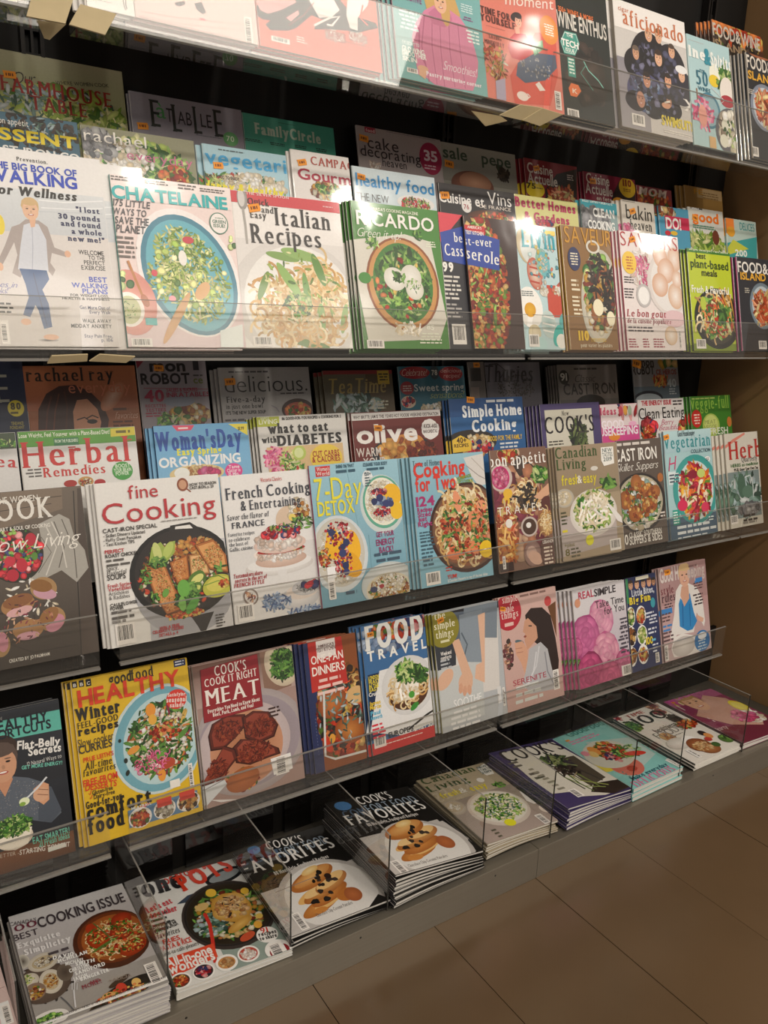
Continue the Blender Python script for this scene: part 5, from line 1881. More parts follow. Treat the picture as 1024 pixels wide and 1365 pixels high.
# ---- fourth shelf
m('4f', 'C0', None, (228,268), '242830', 'dark grey healthy shortcuts magazine with smiling man eating green salad', 'man with salad magazine', '''
B 2c3038 0 0 1 .5 24262c
B 7c4c2c 0 .86 1 1 5c3820
Q 60b8a8 -120 378 236 308 244 385 -110 455
T -45 400 190 360 46 18202a k|HEALTHY
T -62 432 200 388 36 18202a k|SHORTCUTS
T 66 466 234 446 34 eceae6 k|Flat-Belly
T 110 490 238 470 32 eceae6 k|Secrets
T 106 524 240 502 16 d8d8d4 s|12 Natural Ways to
T 84 543 242 522 14 78ccb8 b|GET MORE ENERGY!
T -10 352 8 350 12 a8a8a8 s|THE
N 3c2c24 10 470 60 60 0
Q 5c6470 -60 620 0 590 50 570 110 575 160 590 220 680 240 710 200 750 120 740 100 780 -60 790
Q 4c5460 150 600 200 610 240 700 200 750 150 740
F blob 200 3 60 670 130 90 grey 3
Q c89070 -20 570 40 560 50 580 20 650 0 620
H 8 520 72 d09c7c 5c4c44 short
Q d8a07c 130 620 165 590 190 600 192 660 170 680 140 660
N d8a888 160 640 30 28 0
P 8c6048 3 150 620 188 622
P 8c6048 3 146 640 188 642
P d8dce0 7 182 572 150 610 110 650 80 668
N e8f0c8 95 668 20 16 0
N 8cb048 88 678 12 8 0
N f0e8d8 58 810 70 46 0 d8ccb8
Q f0e8d8 -20 790 125 765 110 830 60 858 -20 850
F leaf 90 18 50 765 74 40 green 3
F leaf 30 14 50 760 70 36 leafy 5
T 128 828 272 796 26 70c8b0 b|EAT SMARTER!
T 152 842 272 812 24 70c8b0 b|21 Fresh Ideas
L d8e0d8 185 838 272 848 1
P d8e0d8 2 100 850 120 860 150 862
T -60 900 74 874 15 c8b8a8 s|FEEL BETTER -
T 76 876 272 842 19 e8e0d8 b|STARTING TONIGHT
''', n=3, dx=.003, th=.006, w=.2, spine='4c4c50')
m('4f', 'E4', (365,190), (980,70), 'e0b828', 'bright yellow healthy food magazine with big salad plate and comfort food strip', 'yellow salad magazine', '''
X 1c1a1c 376 192 406 222
X 1c1a1c 412 186 442 216
X 1c1a1c 448 180 480 212
T 384 220 400 218 18 ece8e0 b|B
T 420 214 436 212 18 ece8e0 b|B
T 456 208 472 206 18 ece8e0 b|C
X 1c2c5c 908 64 974 104
L e0e4f0 914 68 968 100 3
T 572 206 690 188 62 2c2824 b|good
T 690 184 806 162 62 2c2824 r|food
T 412 326 945 204 88 e04428 k|HEALTHY
N f0f4f0 845 490 240 290 -18 c8d8d8
N 8cc0cc 845 490 226 276 -18 70a8b8
N d8e8ea 850 490 190 238 -18 b8d4d8
F leaf 110 36 845 490 165 200 onion 3
F leaf 90 30 845 490 175 210 leafy 4
F strip 60 34 845 500 160 180 onion 6
F blob 50 26 845 490 150 170 cream 7
F leaf 60 26 820 520 150 160 leafy 9
N e8983c 790 340 26 36 0
N e8b048 800 390 22 28 0
N e8983c 850 680 20 34 0
N e09840 700 550 34 18 20
N b84c34 870 620 50 30 0
N d88858 840 450 50 30 0
F blob 30 18 870 450 90 60 tom 3
N 5c8c3c 960 460 34 14 40
N 68a040 820 590 60 14 20
N f0ece4 820 630 30 10 -30
F noodle 20 30 800 620 90 60 rose 3
N 242c24 660 606 10 14 0
N 242c24 670 670 10 16 -20
N 242c24 628 502 8 10 0
E d83c30 926 282 54 52
T 880 270 972 262 19 f0d8d0 R|Satisfying
T 872 300 978 292 26 f0d8d0 R|seasonal
T 890 326 962 320 24 f0d8d0 R|salads
C 985 622 1020 742
X f0ece4 890 712 946 738
T 396 398 632 352 68 2c2824 R|Winter
T 406 434 620 396 32 2c2824 r|FEEL-GOOD
T 410 474 622 430 44 2c2824 R|recipes
T 410 530 596 496 40 3c3834 s|Slow cooker
T 414 570 590 530 42 3c3834 b|CURRIES
T 438 612 596 578 24 d83c28 b|PRUE LEITH'S
T 446 656 588 620 40 2c2824 I|All-time
T 436 684 608 652 36 2c2824 I|favourites
T 438 740 618 700 36 d83c28 b|FREE-FROM
T 448 764 612 736 34 d83c28 b|DESSERTS
V C0
T 360 640 440 622 17 2c2824 b|Gluten-free
T 366 655 448 638 17 2c2824 b|Dairy-free
P d83c28 3 346 636 350 642 356 626
P d83c28 3 350 652 354 658 360 642
T 336 696 476 658 28 2c2824 R|Good-for-you
T 340 738 592 672 60 1c1a18 R|comfort
T 346 796 488 756 66 1c1a18 R|food
Q 5c84a8 498 704 768 622 774 690 505 772
N d84838 550 692 36 6 15
N f0ece8 547 730 44 40 0
F blob 40 14 547 732 36 32 tom 3
N f0ece8 642 696 42 38 0
F blob 40 14 642 698 34 30 oyst 3
N f0ece8 734 666 44 38 0
F blob 40 14 734 668 36 32 pan 3
T 512 698 590 682 11 e8f0f0 b|MEATBALL
X d84030 610 662 670 676
X d84030 698 634 760 648
''', n=2, dx=.006, spine='c8a018')
m('4f', 'C1', (40,185), (380,95), 'a88c84', 'brownish meat cookery magazine with dark red panel and seared steaks on a plate', 'seared steak magazine', '''
B 6c4c40 0 0 1 .3 b8a098
Q 8c6c5c 270 120 380 95 380 240 290 270
N e8dcc8 350 160 60 84 10 c8b8a0
N d0c4a8 352 160 50 72 10
F leaf 90 16 352 165 42 56 dark 3
F leaf 60 16 352 165 44 58 leafy 3
N d8d0d0 240 430 190 180 0 a89c9c
N 8c8080 240 430 168 158 0 a0949c
N d8ccd0 225 440 150 145 0 c0b0b0
N a86840 230 450 120 130 0 c89070
F blob 50 12 215 560 60 40 tom 3
N b86834 215 560 56 40 10 a05828
K 6c2c20 8c3c2c 100 412 112 372 160 342 216 340 222 372 190 412 150 452 108 458
K 6c2c20 904030 216 350 250 328 300 330 330 372 318 410 270 432 226 416
K 6c2c20 984634 184 452 210 424 262 424 330 452 336 470 300 482 240 506 196 500
K 702e22 944230 76 566 108 520 148 448 184 460 192 486 150 540 110 570 80 584
F leaf 80 9 160 395 52 36 meat 2
F leaf 80 9 270 380 56 36 meat 3
F leaf 80 9 252 465 60 38 meat 4
F leaf 60 9 130 530 38 44 meat 5
Q dce0e4 60 590 150 560 160 575 90 650 68 656
P 8c8c90 3 70 600 150 560
Q e8e4e4 100 630 200 660 140 638
Q 94242c 68 188 262 132 282 310 82 368
P 6c1820 2 68 188 262 132 282 310 82 368 68 188
T 118 208 226 184 34 ece4dc r|COOK'S
T 84 246 262 206 27 ece4dc r|COOK IT RIGHT
T 88 312 272 266 54 f0e8e0 r|MEAT
T 94 334 272 292 13 ece4dc R|Everything You Need to Know About
T 112 348 250 310 13 ece4dc R|Beef, Pork, Lamb, and Veal
L 3c2420 300 314 350 340 3
Q f0eeec 308 490 376 468 384 522 320 545
C 322 486 372 534
''', n=2, dx=.002, spine='b8b0a8')
m('4f', 'C1', (418,98), (588,62), '8c4c24', 'one-pan dinners magazine with red panel over roast chicken and fennel, navy spine', 'one-pan dinners magazine', '''
B 26305c 0 0 .18 1
F blob 170 22 560 320 90 170 pan 3
F blob 90 20 550 350 80 140 tom 3
F blob 70 12 550 340 80 140 dark 2
N c87838 520 300 50 50 20 8c4420
N c88440 580 390 50 46 -20 94481c
N d8b078 600 270 34 30 0
N c83c20 505 440 12 34 20
N e0a040 520 420 10 16 0
F leaf 30 12 550 330 80 120 herbg 2
P d8d8d4 7 490 260 496 480 530 490 640 460
Q c03028 434 96 548 66 572 226 450 266
X e8e0dc 462 90 532 134
T 470 110 524 102 9 5c2820 b|AMERICA'S
T 466 128 530 114 14 5c2820 b|TEST KITCHEN
T 448 172 556 142 28 f4ece4 b|ONE-PAN
T 452 212 562 180 30 f4ece4 b|DINNERS
L f0c8c0 460 218 565 256 3 c
L 6c7498 460 350 475 480 12
''', n=4, dx=.007, spine='26305c', w=.115)
m('4f', 'B4', (527,695), (775,635), '3c6c9c', 'food and travel magazine with noodle bowl and splashes of blue and red ink', 'noodle bowl travel magazine', '''
B 3c6ca0 0 0 1 .4
F blob 70 22 655 720 130 60 blue 3
F blob 40 20 680 690 110 40 tom 3
F blob 24 24 740 660 40 30 berry 3
V C1
T 632 122 832 78 92 e8e8e4 R|FOOD
T 640 165 840 105 34 f0f0ec k|T R A V E L
Q 142c50 640 205 700 190 720 400 650 430
Q e8e8e8 680 190 860 140 880 360 760 410 650 400
N f0f0ee 780 238 88 102 0 d8d8d8
N e0dcd4 782 240 72 84 0
N 6c3c20 780 262 66 60 0 4c2c18
F noodle 70 28 775 250 54 50 pasta 3
F strip 20 24 770 250 44 44 cream 3
F leaf 50 18 770 190 34 36 green 3
F leaf 30 16 820 200 20 30 leafy 3
N 4c9c34 790 270 10 12 0
N 3c8c34 800 310 16 10 30
P 282420 6 780 390 840 340 880 320
T 642 222 678 214 13 e8d440 k|LONDON
T 644 236 680 228 13 e8d440 k|FEAST
T 645 250 678 244 13 e8d440 k|IN THE
T 646 262 676 256 13 e8d440 k|EAST
T 644 278 682 270 13 f0f0ec k|Cruise
T 646 310 684 300 14 e8c838 k|James
T 648 324 686 314 14 e8c838 k|Martin
T 650 342 684 336 14 60b8d8 k|Paul
T 650 358 690 350 14 60b8d8 k|Ainsworth
L d83c4c 654 372 708 412 4
X c83434 655 440 880 462
Q c83434 650 452 874 372 878 388 654 470
L f0d8d0 664 448 870 390 1
T 712 420 796 390 18 24282c k|EUROPE'S
T 800 396 870 372 20 f0f0e8 k|EARLY SUN
C 660 418 704 444
S 648 66 13
''', n=3, dx=.006, spine='585c60')
m('4f', 'B4', (805,640), (1065,590), 'b8bcc0', 'grey-blue magazine with olive disc and two hands kneading dough', 'kneading hands magazine', '''
B 24242c .1 0 1 .06
Q 4c5868 930 620 1010 600 1030 720 960 760
Q 5c6878 840 640 1000 620 1000 720 860 760
V B5
Q dcd8d4 0 470 60 450 70 740 -170 800 -120 640 0 560
Q 7c8894 -60 430 60 420 60 560 0 560 -60 520
V C1
Q 343840 866 100 940 60 942 170 880 190
Q c8cccc 880 190 1030 150 1040 340 890 386
Q 8c98a4 952 0 1030 -20 1030 160 960 160
P 5c6874 5 960 60 980 100 970 140
Q e0b498 928 90 952 80 985 170 1000 210 990 260 962 262 950 230 962 200
Q e4b89c 1016 0 1040 -10 1040 230 1006 216 1010 170 1030 160
N e0b498 975 230 24 36 -10
N d8a488 958 250 7 18 -10
N d8a488 972 258 7 18 -10
N d8a488 988 254 7 18 0
N e0b498 905 220 34 26 40
E 8c8428 898 45 54 66
T 868 18 905 10 26 e8e4c8 r|the
T 868 52 938 36 26 e8e4c8 r|simple
T 874 82 934 68 26 e8e4c8 r|things
L dcd8b0 885 84 925 92 1 c
T 890 140 926 130 13 e8e4e0 k|Weekend
T 890 154 926 145 13 e8e4e0 k|comforts
L b8bcc0 888 152 930 180 3
T 936 318 1030 290 28 f0f0f0 s|SOOTHE
L e8e8e8 920 330 1030 366 4 c
S 888 18 13
V B5
X e0e0e0 60 735 78 790
C 78 738 92 800
''', n=2, dx=.005, spine='8c8840')
m('4f', 'B5', (62,412), (268,385), 'd0aca4', 'blush magazine with red disc and long-haired woman drinking from a cup', 'woman with cup magazine', '''
B d8b4ac 0 0 1 1 c8a49c
Q 2c1c18 160 480 180 455 220 452 250 480 268 560 280 640 278 680 240 680 215 600 200 580 170 560
Q 6c4424 240 450 268 430 272 560 256 500
Q d09c80 158 500 170 490 200 520 205 560 190 580 168 604 158 570 160 545 152 540
P 2c1c18 3 172 518 184 518
N 94483c 160 556 5 4 0
N 5c7078 140 576 16 8 -20
Q d8a488 122 580 150 572 168 600 172 660 160 690 146 650 128 620
P b8806c 2 126 600 150 596
P b8806c 2 130 614 154 610
Q b8b8bc 176 600 215 575 240 600 262 700 275 740 180 760 150 720 160 690
P d0d0d4 5 210 590 200 660 160 740
P 8c8c94 4 230 610 240 680 270 740
P d8d8dc 4 200 610 190 680 170 730
F blob 20 10 100 620 16 60 root 2
E b82838 100 470 46 66
T 80 440 132 428 28 ecd4cc r|simple
T 72 476 120 466 28 ecd4cc r|simple
T 76 496 136 484 26 ecd4cc r|things
L e8c0b8 80 505 126 520 1 c
E c84848 240 430 12 18
T 118 728 236 704 20 a83048 s|SERENITE
L d8dcd8 110 735 236 770 3 c
L 6c4c44 88 590 116 670 7
L 8c6c64 140 405 260 395 1
C 258 676 284 740
S 80 458 11
''', n=2, dx=.002, spine='c0a098')
m('4f', 'B5', (325,388), (512,360), 'dcd8dc', 'white magazine with cluster of pink peonies, many edges stacked behind', 'pink peonies magazine', '''
B d0c8d0 0 .3 1 1 c0b8c4
F leaf 9 16 350 640 24 40 leafy 2
M 430 492 44 f0b4c8 c8749c
M 375 560 52 e880b4 a8407c
M 340 600 26 e078a8 a03c70
M 448 612 48 f4b8c8 c05c8c
M 512 655 34 e080a8 a03c68
M 392 690 50 d85c90 8c2c58
M 462 704 40 e8709c a03c68
T 350 424 404 414 26 c03c58 b|REAL
T 406 412 482 398 26 3c3438 b|SIMPLE
T 410 456 510 434 26 2c282c s|Take Time
T 442 478 512 462 26 2c282c s|for You
L 4c4450 490 490 526 520 3 r
L 4c4450 488 524 528 556 3 r
L 4c4450 490 562 528 582 2 r
L 4c4450 496 590 530 612 2 r
E d89878 346 438 10 16
Q eeeeec 502 660 540 652 542 686 506 696
C 506 660 540 690
''', n=5, dx=.0075, th=.006, spine='a8a0a0')
m('4f', 'B5', (515,350), (622,330), '26305c', 'navy family food magazine with six small dishes in two columns', 'six dishes magazine', '''
Q 3c8c5c 516 350 524 348 530 440 518 440
L e0dcc8 545 340 605 352 1 c
H 535 374 16 c89878 3c2c24 short
H 557 371 16 d8a888 4c3424 short
H 580 367 16 c89878 2c2420 short
H 600 362 16 d8a080 5c3c28 short
H 616 360 14 a87858 2c2420 short
T 538 414 618 398 24 d8dce8 R|Little Bites,
T 530 442 606 428 26 e8d040 R|Big Fun
E 3c9cac 614 435 8 18
N f0eee8 536 486 15 36 0
F blob 26 10 536 486 11 28 salad 3
N f0eee8 572 480 17 34 0
F blob 20 12 572 482 11 22 tom 3
N f0eee8 538 556 17 36 0
F blob 22 12 538 556 12 26 pan 3
N f0eee8 576 550 18 36 0
F blob 26 9 576 550 12 26 courg 3
N f0eee8 540 628 17 36 0
F blob 22 12 542 628 11 24 pan 5
N f0eee8 580 618 18 36 0
F blob 22 12 580 618 12 24 tom 5
T 590 586 614 578 26 e8d040 k|100
L d8dce8 588 468 628 484 2
L d8dce8 600 490 630 506 2
L d8dce8 596 524 632 542 2
L 6cb8d8 610 560 634 570 1
L d8dce8 612 580 636 608 3
C 622 614 638 645
''', n=0)
m('4f', 'B5', (632,310), (800,285), 'b08c8c', 'dusty rose magazine with woman in white coat and bright blue blouse', 'blue blouse magazine', '''
B c09898 0 .4 1 1 c8b0b0
L 8c6c6c 740 300 780 306 1
T 640 368 706 350 50 dcd0cc k|Good H
T 738 350 798 332 44 c8b8b4 k|eeping
N a89498 745 330 20 26 0
Q e8e4e0 696 395 710 370 740 366 770 380 790 420 800 500 796 520 770 470 760 540 700 550 690 570 676 560 690 480
Q 2c88c8 706 440 712 420 730 440 745 400 760 470 772 500 756 530 738 536 710 520
P 1c6cac 4 720 440 722 520
P 1c6cac 3 745 440 748 520
Q d8a890 716 378 740 372 744 420 726 450 712 410
H 726 338 40 e0b098 d8b888 short
Q e0b098 770 478 795 490 792 504 776 500
Q ece8e4 680 600 690 560 720 545 780 555 800 590 800 620 740 640 690 630
P c8c0bc 4 690 580 760 570
N e4e0dc 725 590 40 36 0 c8c0bc
T 644 412 688 398 30 7c3c44 r|style
T 648 438 694 426 32 4c2c34 r|rules
L 3c2c34 655 440 690 450 2
X 3c84c8 644 462 684 472
L 5c4448 646 474 684 500 3
L 3c84c8 650 515 686 535 2
L 5c4448 650 540 690 570 3
X 3c84c8 762 350 790 362
L 5c4448 752 365 792 384 3 r
L 3c2c34 756 405 794 440 4 r
E 2c78b8 790 570 27 38
N e8ecf0 790 552 15 13 0
L c8dcec 772 568 808 598 4 c
C 655 590 672 640
S 665 328 12
''', n=2, dx=.004, spine='8c7474')
# ---- the flat piles on the base deck
def pile(view, quad, base, label, what, art, n, th, **k): return flat(quad, base, label, 'V '+view+'\n'+art, n, th, what, view=view, **k)
_o = ray(0, 1300); 
pile('E0', [(-480,1010), (40,820), (-30,195), (-560,400)], 'd8c0bc', 'blush pink magazine lying flat at the far left end of the base', 'blush pink magazine', '''
P c09c98 4 0 400 40 520 80 700
P e8d0cc 6 -20 560 60 600
P a88884 4 -40 600 80 560
X ececec -20 680 80 780
C 5 690 78 780
''', 8, .006, y_front=1.0, spine='c8b4b0')
pile('E0', [(215,795), (962,520), (695,20), (45,200)], 'b8b4b4', 'cooking issue magazine with oysters and roast tomato chicken, top of its flat pile', 'cooking issue magazines', '''
B c8c6c6 0 0 1 .16 c8c6c6
B c0bcbc 0 .16 1 .6 a8a4a4
B a09c98 0 .75 1 1 98948f
T 55 240 206 212 22 3c3038 s|CANADA'S
T 60 278 214 236 36 6c2c3c s|100
T 80 322 222 286 36 3c3038 s|BEST
T 222 250 716 96 60 3c3438 b|COOKING ISSUE
N 5c3420 640 300 215 160 0 4c2818
N 8c4c28 645 290 196 140 0 6c3418
N b87038 650 290 180 124 0 9c5424
F noodle 90 40 650 300 165 110 pasta 3
F blob 40 22 650 290 160 105 tom 3
N b8401c 690 195 60 36 20 8c2c14
N c84c20 560 310 62 52 10 94300f
N c04820 690 265 66 44 20 8c2c14
N c85024 760 350 84 40 25 94300f
N a83818 520 250 32 30 0
F blob 40 14 560 300 50 40 tom 5
F blob 40 14 760 345 66 30 tom 6
F blob 50 14 690 250 60 50 tom 7
N 5c7030 600 340 90 8 20
P 5c6c34 8 530 220 580 260 640 310
F leaf 30 16 650 290 160 110 green 3
T 100 370 345 292 34 e4e2e2 R|Exquisite
T 140 402 410 324 34 e4e2e2 R|Simplicity
L 4c4448 270 385 420 400 2
T 300 430 420 404 20 f0f0ee R|DAVID
T 330 446 500 396 20 f0f0ee R|MCMILLAN
T 372 464 480 436 20 f0f0ee R|MICHAEL
T 430 466 540 440 20 f0f0ee R|SMITH
T 398 508 510 462 22 f0f0ee R|CHRISTINE
T 430 520 600 460 22 f0f0ee R|SANDFORD
T 420 552 500 526 22 f0f0ee R|JASON
T 460 556 622 492 22 f0f0ee R|BANGERTER
T 512 572 570 552 20 8c3040 r|AND
T 470 598 580 562 24 8c3040 r|MORE!
F leaf 60 40 250 560 150 110 dark 2
N 6c5c50 250 560 150 110 0 54463c
N e0dcd0 245 440 84 50 10 c0b8a8
N b8a888 245 440 62 34 10
F blob 26 12 245 440 50 26 oyst 2
N e8e4da 290 550 64 70 0 c8c0b0
N c0b090 290 550 44 50 0
F blob 26 12 290 550 38 42 pan 2
N e0dcd0 170 545 50 40 0 c0b8a8
F blob 16 12 160 540 36 26 courg 2
N 4c4038 370 500 44 50 0 6c6054
N 8c7464 200 610 60 50 0
F blob 30 18 190 620 60 40 mix 2
N 4c4038 130 440 36 40 0 c8c4b8
P d8d8dc 8 430 700 424 650 420 600
P d8d8dc 4 410 600 410 560
P d8d8dc 4 424 600 424 556
P d8d8dc 4 438 600 440 562
P 5c5c60 7 345 640 380 670 420 715
N 8c6c4c 680 640 200 60 20 3c2c24
N 3c2c24 680 550 70 16 20
T 620 560 750 525 18 8c8078 b|+ALICIA
N 241c18 700 630 210 60 20 141210
F slice 20 26 690 630 150 30 pan 2
N e0b868 775 556 26 24 0
N c83828 690 590 30 30 0
N d8a060 620 640 40 26 0
F blob 26 14 690 620 160 34 tom 4
N e0dcd8 280 770 110 50 0
F blob 50 20 280 765 80 26 green 4
Q ecebe8 210 800 1000 505 1000 525 210 815
T 225 798 945 534 13 3c3438 b|ESSENTIAL FARM SUSTAINABLE EXPERTS / THE BEST OF THE ATLANTIC / WINE COUNTRY'S PROVISIONS / 50 KITCHEN TIPS AND MORE
C 815 460 935 550
''', 10, .006, spine='8c8480', wav=.002, h=.25)
pile('C2', [(585,670), (1005,500), (805,205), (480,290)], 'dcdcd8', 'one-pot magazine with roast chicken in a black pan and red spoon', 'one-pot magazines', '''
B 94a49c .45 .35 1 1 8c9c94
T 548 302 706 238 32 c83828 b|goodfood's
T 492 340 628 298 66 1c1a1c R|one
T 626 318 800 240 58 d03c24 R|POTS
Q 3c4858 604 360 640 330 700 310 660 350
N 14181c 765 262 70 24 10
N 8c9498 765 262 56 15 10
N 242424 780 390 156 112 0 3c3430
N b8a898 780 388 148 104 0 181614
N 241c18 780 388 140 98 0 2c2418
F leaf 120 20 780 390 125 86 leafy 3
F blob 60 18 780 390 125 84 mix 4
F blob 30 16 720 430 60 40 herbg 4
N dcb868 790 370 64 52 20 b88838
N e8c884 800 350 40 30 0 c89848
N e0c078 760 390 34 24 0 b88838
N d8b060 820 428 54 14 25 b88838
F blob 40 14 790 370 56 40 bread 4
F leaf 9 8 790 370 56 40 dark 4
N e0b840 835 315 14 11 0
N e0b840 720 322 18 14 0
N d0b070 690 370 24 12 20
N e0a840 880 430 14 12 0
N d8b858 885 400 12 9 0
N c05030 845 470 30 12 20
P c83428 12 700 395 716 430 725 480 735 560
E c83428 700 398 6 8
E f0eeea 912 464 37 27
T 892 462 918 456 20 d03828 r|91
T 884 472 944 458 14 2c2824 R|recipes
T 888 486 946 472 14 2c2824 R|to share
T 506 392 590 356 22 c84850 R|Let's eat
T 516 412 606 380 22 c84850 R|together
L 3c3c3c 506 398 600 440 4
T 520 470 610 430 24 2c2824 b|SLOW COOKER
T 540 480 616 456 20 3c3430 I|favorites
T 560 500 622 478 17 d03c28 b|FRIES,
T 548 525 656 488 19 d03c28 b|PASTA & RICE
T 540 546 680 500 15 3c3430 r|straight-to-table pleasers
Q dc4c30 566 548 728 494 744 540 590 610
T 570 582 726 524 32 f0ece8 k|All-in-one
T 580 604 736 546 34 f0ece8 k|wonders
N f0eeea 616 622 38 28 0
N 4c3028 616 622 32 22 0
F blob 30 12 616 622 28 18 tom 3
N f0eeea 695 590 38 28 0
N 2c2424 695 590 33 23 0
F blob 26 12 695 590 28 18 berry 3
N f0eeea 774 560 38 28 0
N c88c50 774 560 30 20 0
F blob 16 14 774 560 24 14 bread 3
N f0eeea 848 530 38 28 0
N b84838 848 530 32 22 0
F blob 26 10 848 530 28 18 pav 3
N f0eeea 950 515 46 34 0
N 8c1c24 955 520 36 24 20
Q d8d870 740 620 880 560 900 575 750 640
L 6c6c30 760 620 880 590 1
X ecebe8 920 500 992 540
C 912 502 990 545
''', 10, .005, spine='98988c', h=.262)
K = '''
B 181614 0 0 1 .5
B b8b4b0 0 .5 1 1 c8c4c0
N ece9e6 %s 0 c0bcb8
N e0dcd8 %s 0
'''
pile('C3', [(120,590), (470,455), (232,205), (-78,295)], '181614', 'pancake magazine on top of the left of two alike piles', 'left pancake magazines', '''
B 1a1816 0 0 1 .52
B c4c0bc 0 .52 .9 1
Q c4c0bc 60 430 130 400 330 322 430 410 440 470 330 500 120 590
N eceae6 262 440 180 120 10 b8b4b0
N e0deda 262 436 160 104 10
Q 181614 420 440 445 450 475 460 395 490
T 44 290 168 264 30 e8e6e2 r|COOK'S
T -62 350 92 314 34 4c6480 r|COM
T 98 312 254 268 34 8c9cac r|FORT FOOD
T -40 372 282 286 44 e8e6e2 r|FAVORITES
T 66 372 256 320 14 c8c4c0 R|80 Nostalgic, Foolproof Recipes
N d89850 230 475 90 20 20 b06c2c
N e4b874 260 455 80 15 20
N d08c44 255 440 84 20 20 a8622a
N e0b068 205 435 80 16 20
N b87030 315 440 40 20 10
N d8a058 235 425 94 20 20 a8642c
N e8c488 225 415 80 14 20
N dca860 260 398 74 22 22 b0703c
N e8c080 255 392 66 15 22
N d89850 195 385 96 26 20 a8642c
N e4b470 195 378 84 17 20 c88848
F blob 8 12 230 385 60 30 dark 3
F blob 8 13 225 440 50 36 dark 5
N 2c1c18 248 378 12 9 0
N f0d8a0 186 360 36 10 18 e0b870
N b86c3c 335 440 30 24 0 a05830
N c8843c 225 495 26 10 0
P 8c8480 3 70 435 210 380
T 212 518 336 474 13 5c5450 I|Chocolate Chip-Coconut Pancakes
E 4c80b8 -4 290 22 14
P 6c6864 2 235 208 445 420
X eceae8 122 512 180 556
C 122 510 188 556
''', 6, .009, spine='26242a', wav=.004, h=.25)
pile('C3', [(465,365), (775,285), (525,75), (250,140)], '181614', 'pancake magazine on top of the right, taller of two alike piles', 'right pancake magazines', '''
B 1a1816 0 0 1 .52
B c4c0bc 0 .52 .9 1
Q c4c0bc 365 260 430 250 640 190 730 250 700 320 470 370
N eceae6 590 285 160 92 6 b8b4b0
N e0deda 590 280 142 78 6
T 362 136 472 112 28 e8e6e2 r|COOK'S
T 314 184 390 166 28 4c6480 r|COM
T 394 165 560 126 30 8c9cac r|FORT FOOD
T 332 210 584 144 38 e8e6e2 r|FAVORITES
T 390 212 556 168 12 c8c4c0 R|80 Nostalgic, Foolproof Recipes
N d89850 560 295 84 16 14 b06c2c
N e4b874 580 280 74 12 14
N d08c44 570 272 84 16 14 a8622a
N e0b068 530 268 70 12 14
N d8a058 550 256 90 16 14 a8642c
N e8c488 540 248 76 11 14
N dca860 570 234 70 18 14 b0703c
N e8c080 566 228 60 12 14
N d89850 510 220 86 22 14 a8642c
N e4b470 510 214 76 14 14 c88848
F blob 8 10 550 225 50 20 dark 3
F blob 7 11 535 265 50 20 dark 5
N f0d8a0 506 200 34 9 12 e0b870
N b86c3c 650 262 30 20 0 a05830
N c8843c 548 315 30 9 0
T 530 352 656 310 11 5c5450 I|Chocolate Chip-Coconut Pancakes
E 4c80b8 300 140 30 14
P 6c6864 2 526 80 740 262
X eceae8 458 330 530 366
C 460 330 530 366
''', 10, .007, spine='26242a', wav=.004, h=.25)
pile('E2', [(576,960), (1024,795), (540,375), (75,520)], 'a89c84', 'taupe magazine with pasta salad bowl lying flat on its pile', 'flat pasta salad magazines', '''
B a89a80 0 0 1 .4 b0a48c
B 94887c 0 .4 1 1 a89890
L 5c5844 160 490 260 500 1
T 136 548 484 448 48 3c5028 r|Canadian
T 176 600 440 520 48 3c5028 r|Living
T 260 640 385 604 42 d8c830 b|fresh
T 386 606 430 590 36 dcd8cc r|&
T 455 586 572 560 42 d8c830 b|easy
N d8d4cc 515 512 26 14 0
Q f0eee8 490 430 555 395 610 430 610 468 560 480 520 462
T 502 440 560 420 17 4c6060 b|NEW
T 515 458 585 436 17 4c6060 b|STARTS
T 526 472 600 456 17 4c6060 b|2019
N d8d0c4 335 700 84 48 0 a89c8c
N b8a890 335 696 62 34 0
F blob 20 14 335 696 50 24 cream 3
N f0ece4 640 700 220 108 0 c8bcb0
N d8d4c8 640 692 200 94 0
F leaf 120 34 640 690 180 82 courg 3
F strip 60 40 640 690 170 76 cream 3
F leaf 60 26 640 690 180 82 green 5
F blob 30 14 640 690 170 80 herbg 5
Q e8e4e0 780 590 800 588 900 670 880 676 830 655
F leaf 10 24 640 545 40 20 leafy 3
N e8dcd0 950 710 30 24 0
E e0dc28 718 802 42 22
L 5c5848 580 850 680 900 3
C 880 755 1000 800
''', 14, .006, spine='8c8068', wav=.004, jit=.003, h=.25)
pile('C4', [(345,500), (570,435), (300,270), (60,318)], '3c3260', 'purple framed magazine with bundle of asparagus on cream, top of its flat pile', 'purple asparagus magazines', '''
V E5
Q d4d0c4 30 645 300 588 650 780 560 830 300 860 200 790
V C4
Q d4d0c4 110 318 290 280 545 432 470 460 380 466
Q 2c2018 430 420 540 400 560 430 500 455 420 450
Q 4c4438 300 340 360 326 470 400 420 430
T 140 348 336 304 44 242024 r|COOK'S
P 4c4c30 6 262 330 340 380 440 440
P 6c7c40 6 290 340 360 380 450 430
P 34302c 6 280 320 350 360 460 410
P 8c9450 6 320 380 380 410 480 425
P 3c4030 6 250 340 330 400 400 440
P 7c8c48 5 330 400 400 430 470 432
P 5c6c38 6 300 360 380 420 430 446
F leaf 40 20 300 345 50 24 aspar 3
F leaf 24 18 340 375 40 16 dark 3
P 8c7c5c 4 360 400 372 382
L 5c5850 130 350 200 362 2
L 4c4840 200 385 280 400 2
L 8c8878 200 370 340 440 7
C 340 445 400 462
''', 12, .006, spine='3c3264', wav=.003, h=.25)
